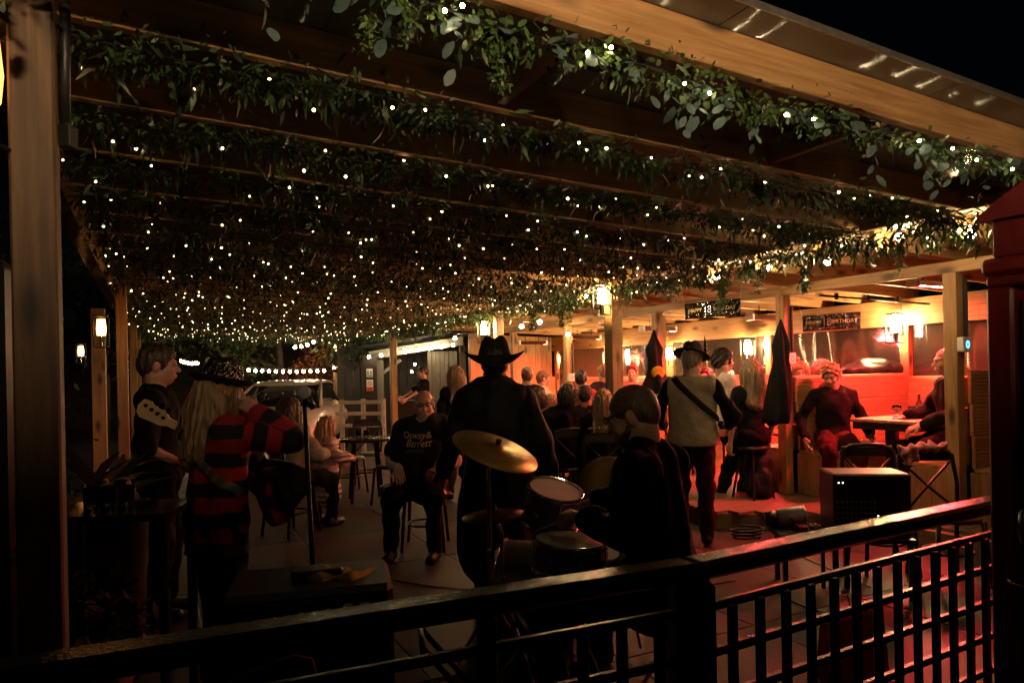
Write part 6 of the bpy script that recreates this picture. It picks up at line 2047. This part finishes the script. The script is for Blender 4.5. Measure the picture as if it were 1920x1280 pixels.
for k in range(34):
    a = random.uniform(0, 2 * PI); el = random.uniform(.4, 1.4); L = random.uniform(.16, .34)
    o = link('leaf', lm[k % 2], pot, (.06 * math.cos(a), .06 * math.sin(a), zp + random.uniform(-.02, .12)), (el, 0, a))
    o.scale = (L, L, L)
urn = thing('stone_urn', 'pale stone urn half seen under the black side table', 'urn', (at(200, 1100, 2.75).x, 2.75, 0))
MB().lathe([(0, .0), (.11, 0), (.11, .03), (.05, .06), (.04, .16), (.07, .24), (.12, .36), (.115, .44), (.135, .46), (.12, .47), (.1, .44), (0, .42)], 28).build('bowl', mat('stone', (.24, .19, .15), .7, bump=.4), urn, True)
v, q = leaves(rng.normal(size=(160, 3)) * .07 + [0, 0, .56], rng.normal(size=(160, 3)), rng.normal(size=(160, 3)), rng.uniform(.05, .1, 160), rng.uniform(.02, .04, 160))
stuff(link('foliage', np_mesh('foliage', v, q, leaf_far), urn))
# single round bulb on the far booth post
sb_ = thing('round_bulb', 'single bare bulb glaring on the far booth post above the crowd', 'bulb', on_a(1065, 627, 6.15))
link('globe', bulb_mesh(.03, bulb_glow), sb_); link('holder', cap_mesh(.03), sb_)

# leads across the floor, a folding cross stand, papers and cups among the band
def lead(label, px):
    t = thing('cable', label, 'cable', (px[0][0], px[0][1], 0), 0, 'black leads across the band floor')
    P = [Vector((x, y, .007)) - t.location for x, y in px]
    out = []
    for i in range(len(P) - 1):
        for k in range(8):
            u = k / 8
            a, b, c, d = P[max(i - 1, 0)], P[i], P[i + 1], P[min(i + 2, len(P) - 1)]
            out.append(((2 * b) + (c - a) * u + (2 * a - 5 * b + 4 * c - d) * u * u + (3 * b - a - 3 * c + d) * u ** 3) / 2)
    MB().tube(out, .005, 6).build('lead', cable_black, t, True)
lead('black lead curling from the speaker cabinet towards the drums', [(-.7, 2.8), (-.5, 3.3), (-.1, 3.5), (.1, 4.1), (-.3, 4.5), (-.7, 4.2)])
lead('black lead running from the mixer stand to the pedal board', [(2.3, 4.3), (1.9, 4.15), (1.75, 4.5), (1.9, 4.7)])
lead('black lead lying along the deck edge to the mixer stand', [(1.4, 5.6), (1.8, 5.3), (2.2, 5.5), (2.35, 4.9), (2.4, 4.6)])
lead('black lead crossing the open floor before the seated bald man', [(-.9, 5.0), (-.3, 4.75), (.3, 5.1), (1.0, 4.7), (1.6, 4.85)])
xs = thing('folding_stand', 'folding cross-legged chrome stand low behind the handrail post', 'stand', (at(890, 1200, 2.6).x, 2.6, 0), R(10))
for s_ in (-1, 1):
    for y in (-.10, .10):
        MB().tube([(-s_ * .20, y + s_ * .012, .02), (s_ * .20, y + s_ * .012, .52)], .012, 8).build('leg', black_metal, xs, True)
    MB().tube([(s_ * .20, -.16, .52), (s_ * .20, .16, .52)], .012, 8).build('top_bar', black_metal, xs, True)
    MB().tube([(s_ * .20, -.16, .02), (s_ * .20, .16, .02)], .012, 8).build('foot_bar', black_metal, xs, True)
paper = mat('paper', (.6, .57, .5), .8)
sl_ = thing('set_list', 'white set list sheet lying on the floor by the cymbal stand', 'paper', (.05, 3.75, .004), .4)
MB().box((-.105, -.148, 0), (.105, .148, .002)).build('sheet', paper, sl_)
q = MB()
for k in range(9):
    q.box((-.08, .10 - k * .026, .002), (-.08 + random.uniform(.06, .14), .108 - k * .026, .0026))
stuff(q.build('handwriting', black_plastic, sl_))
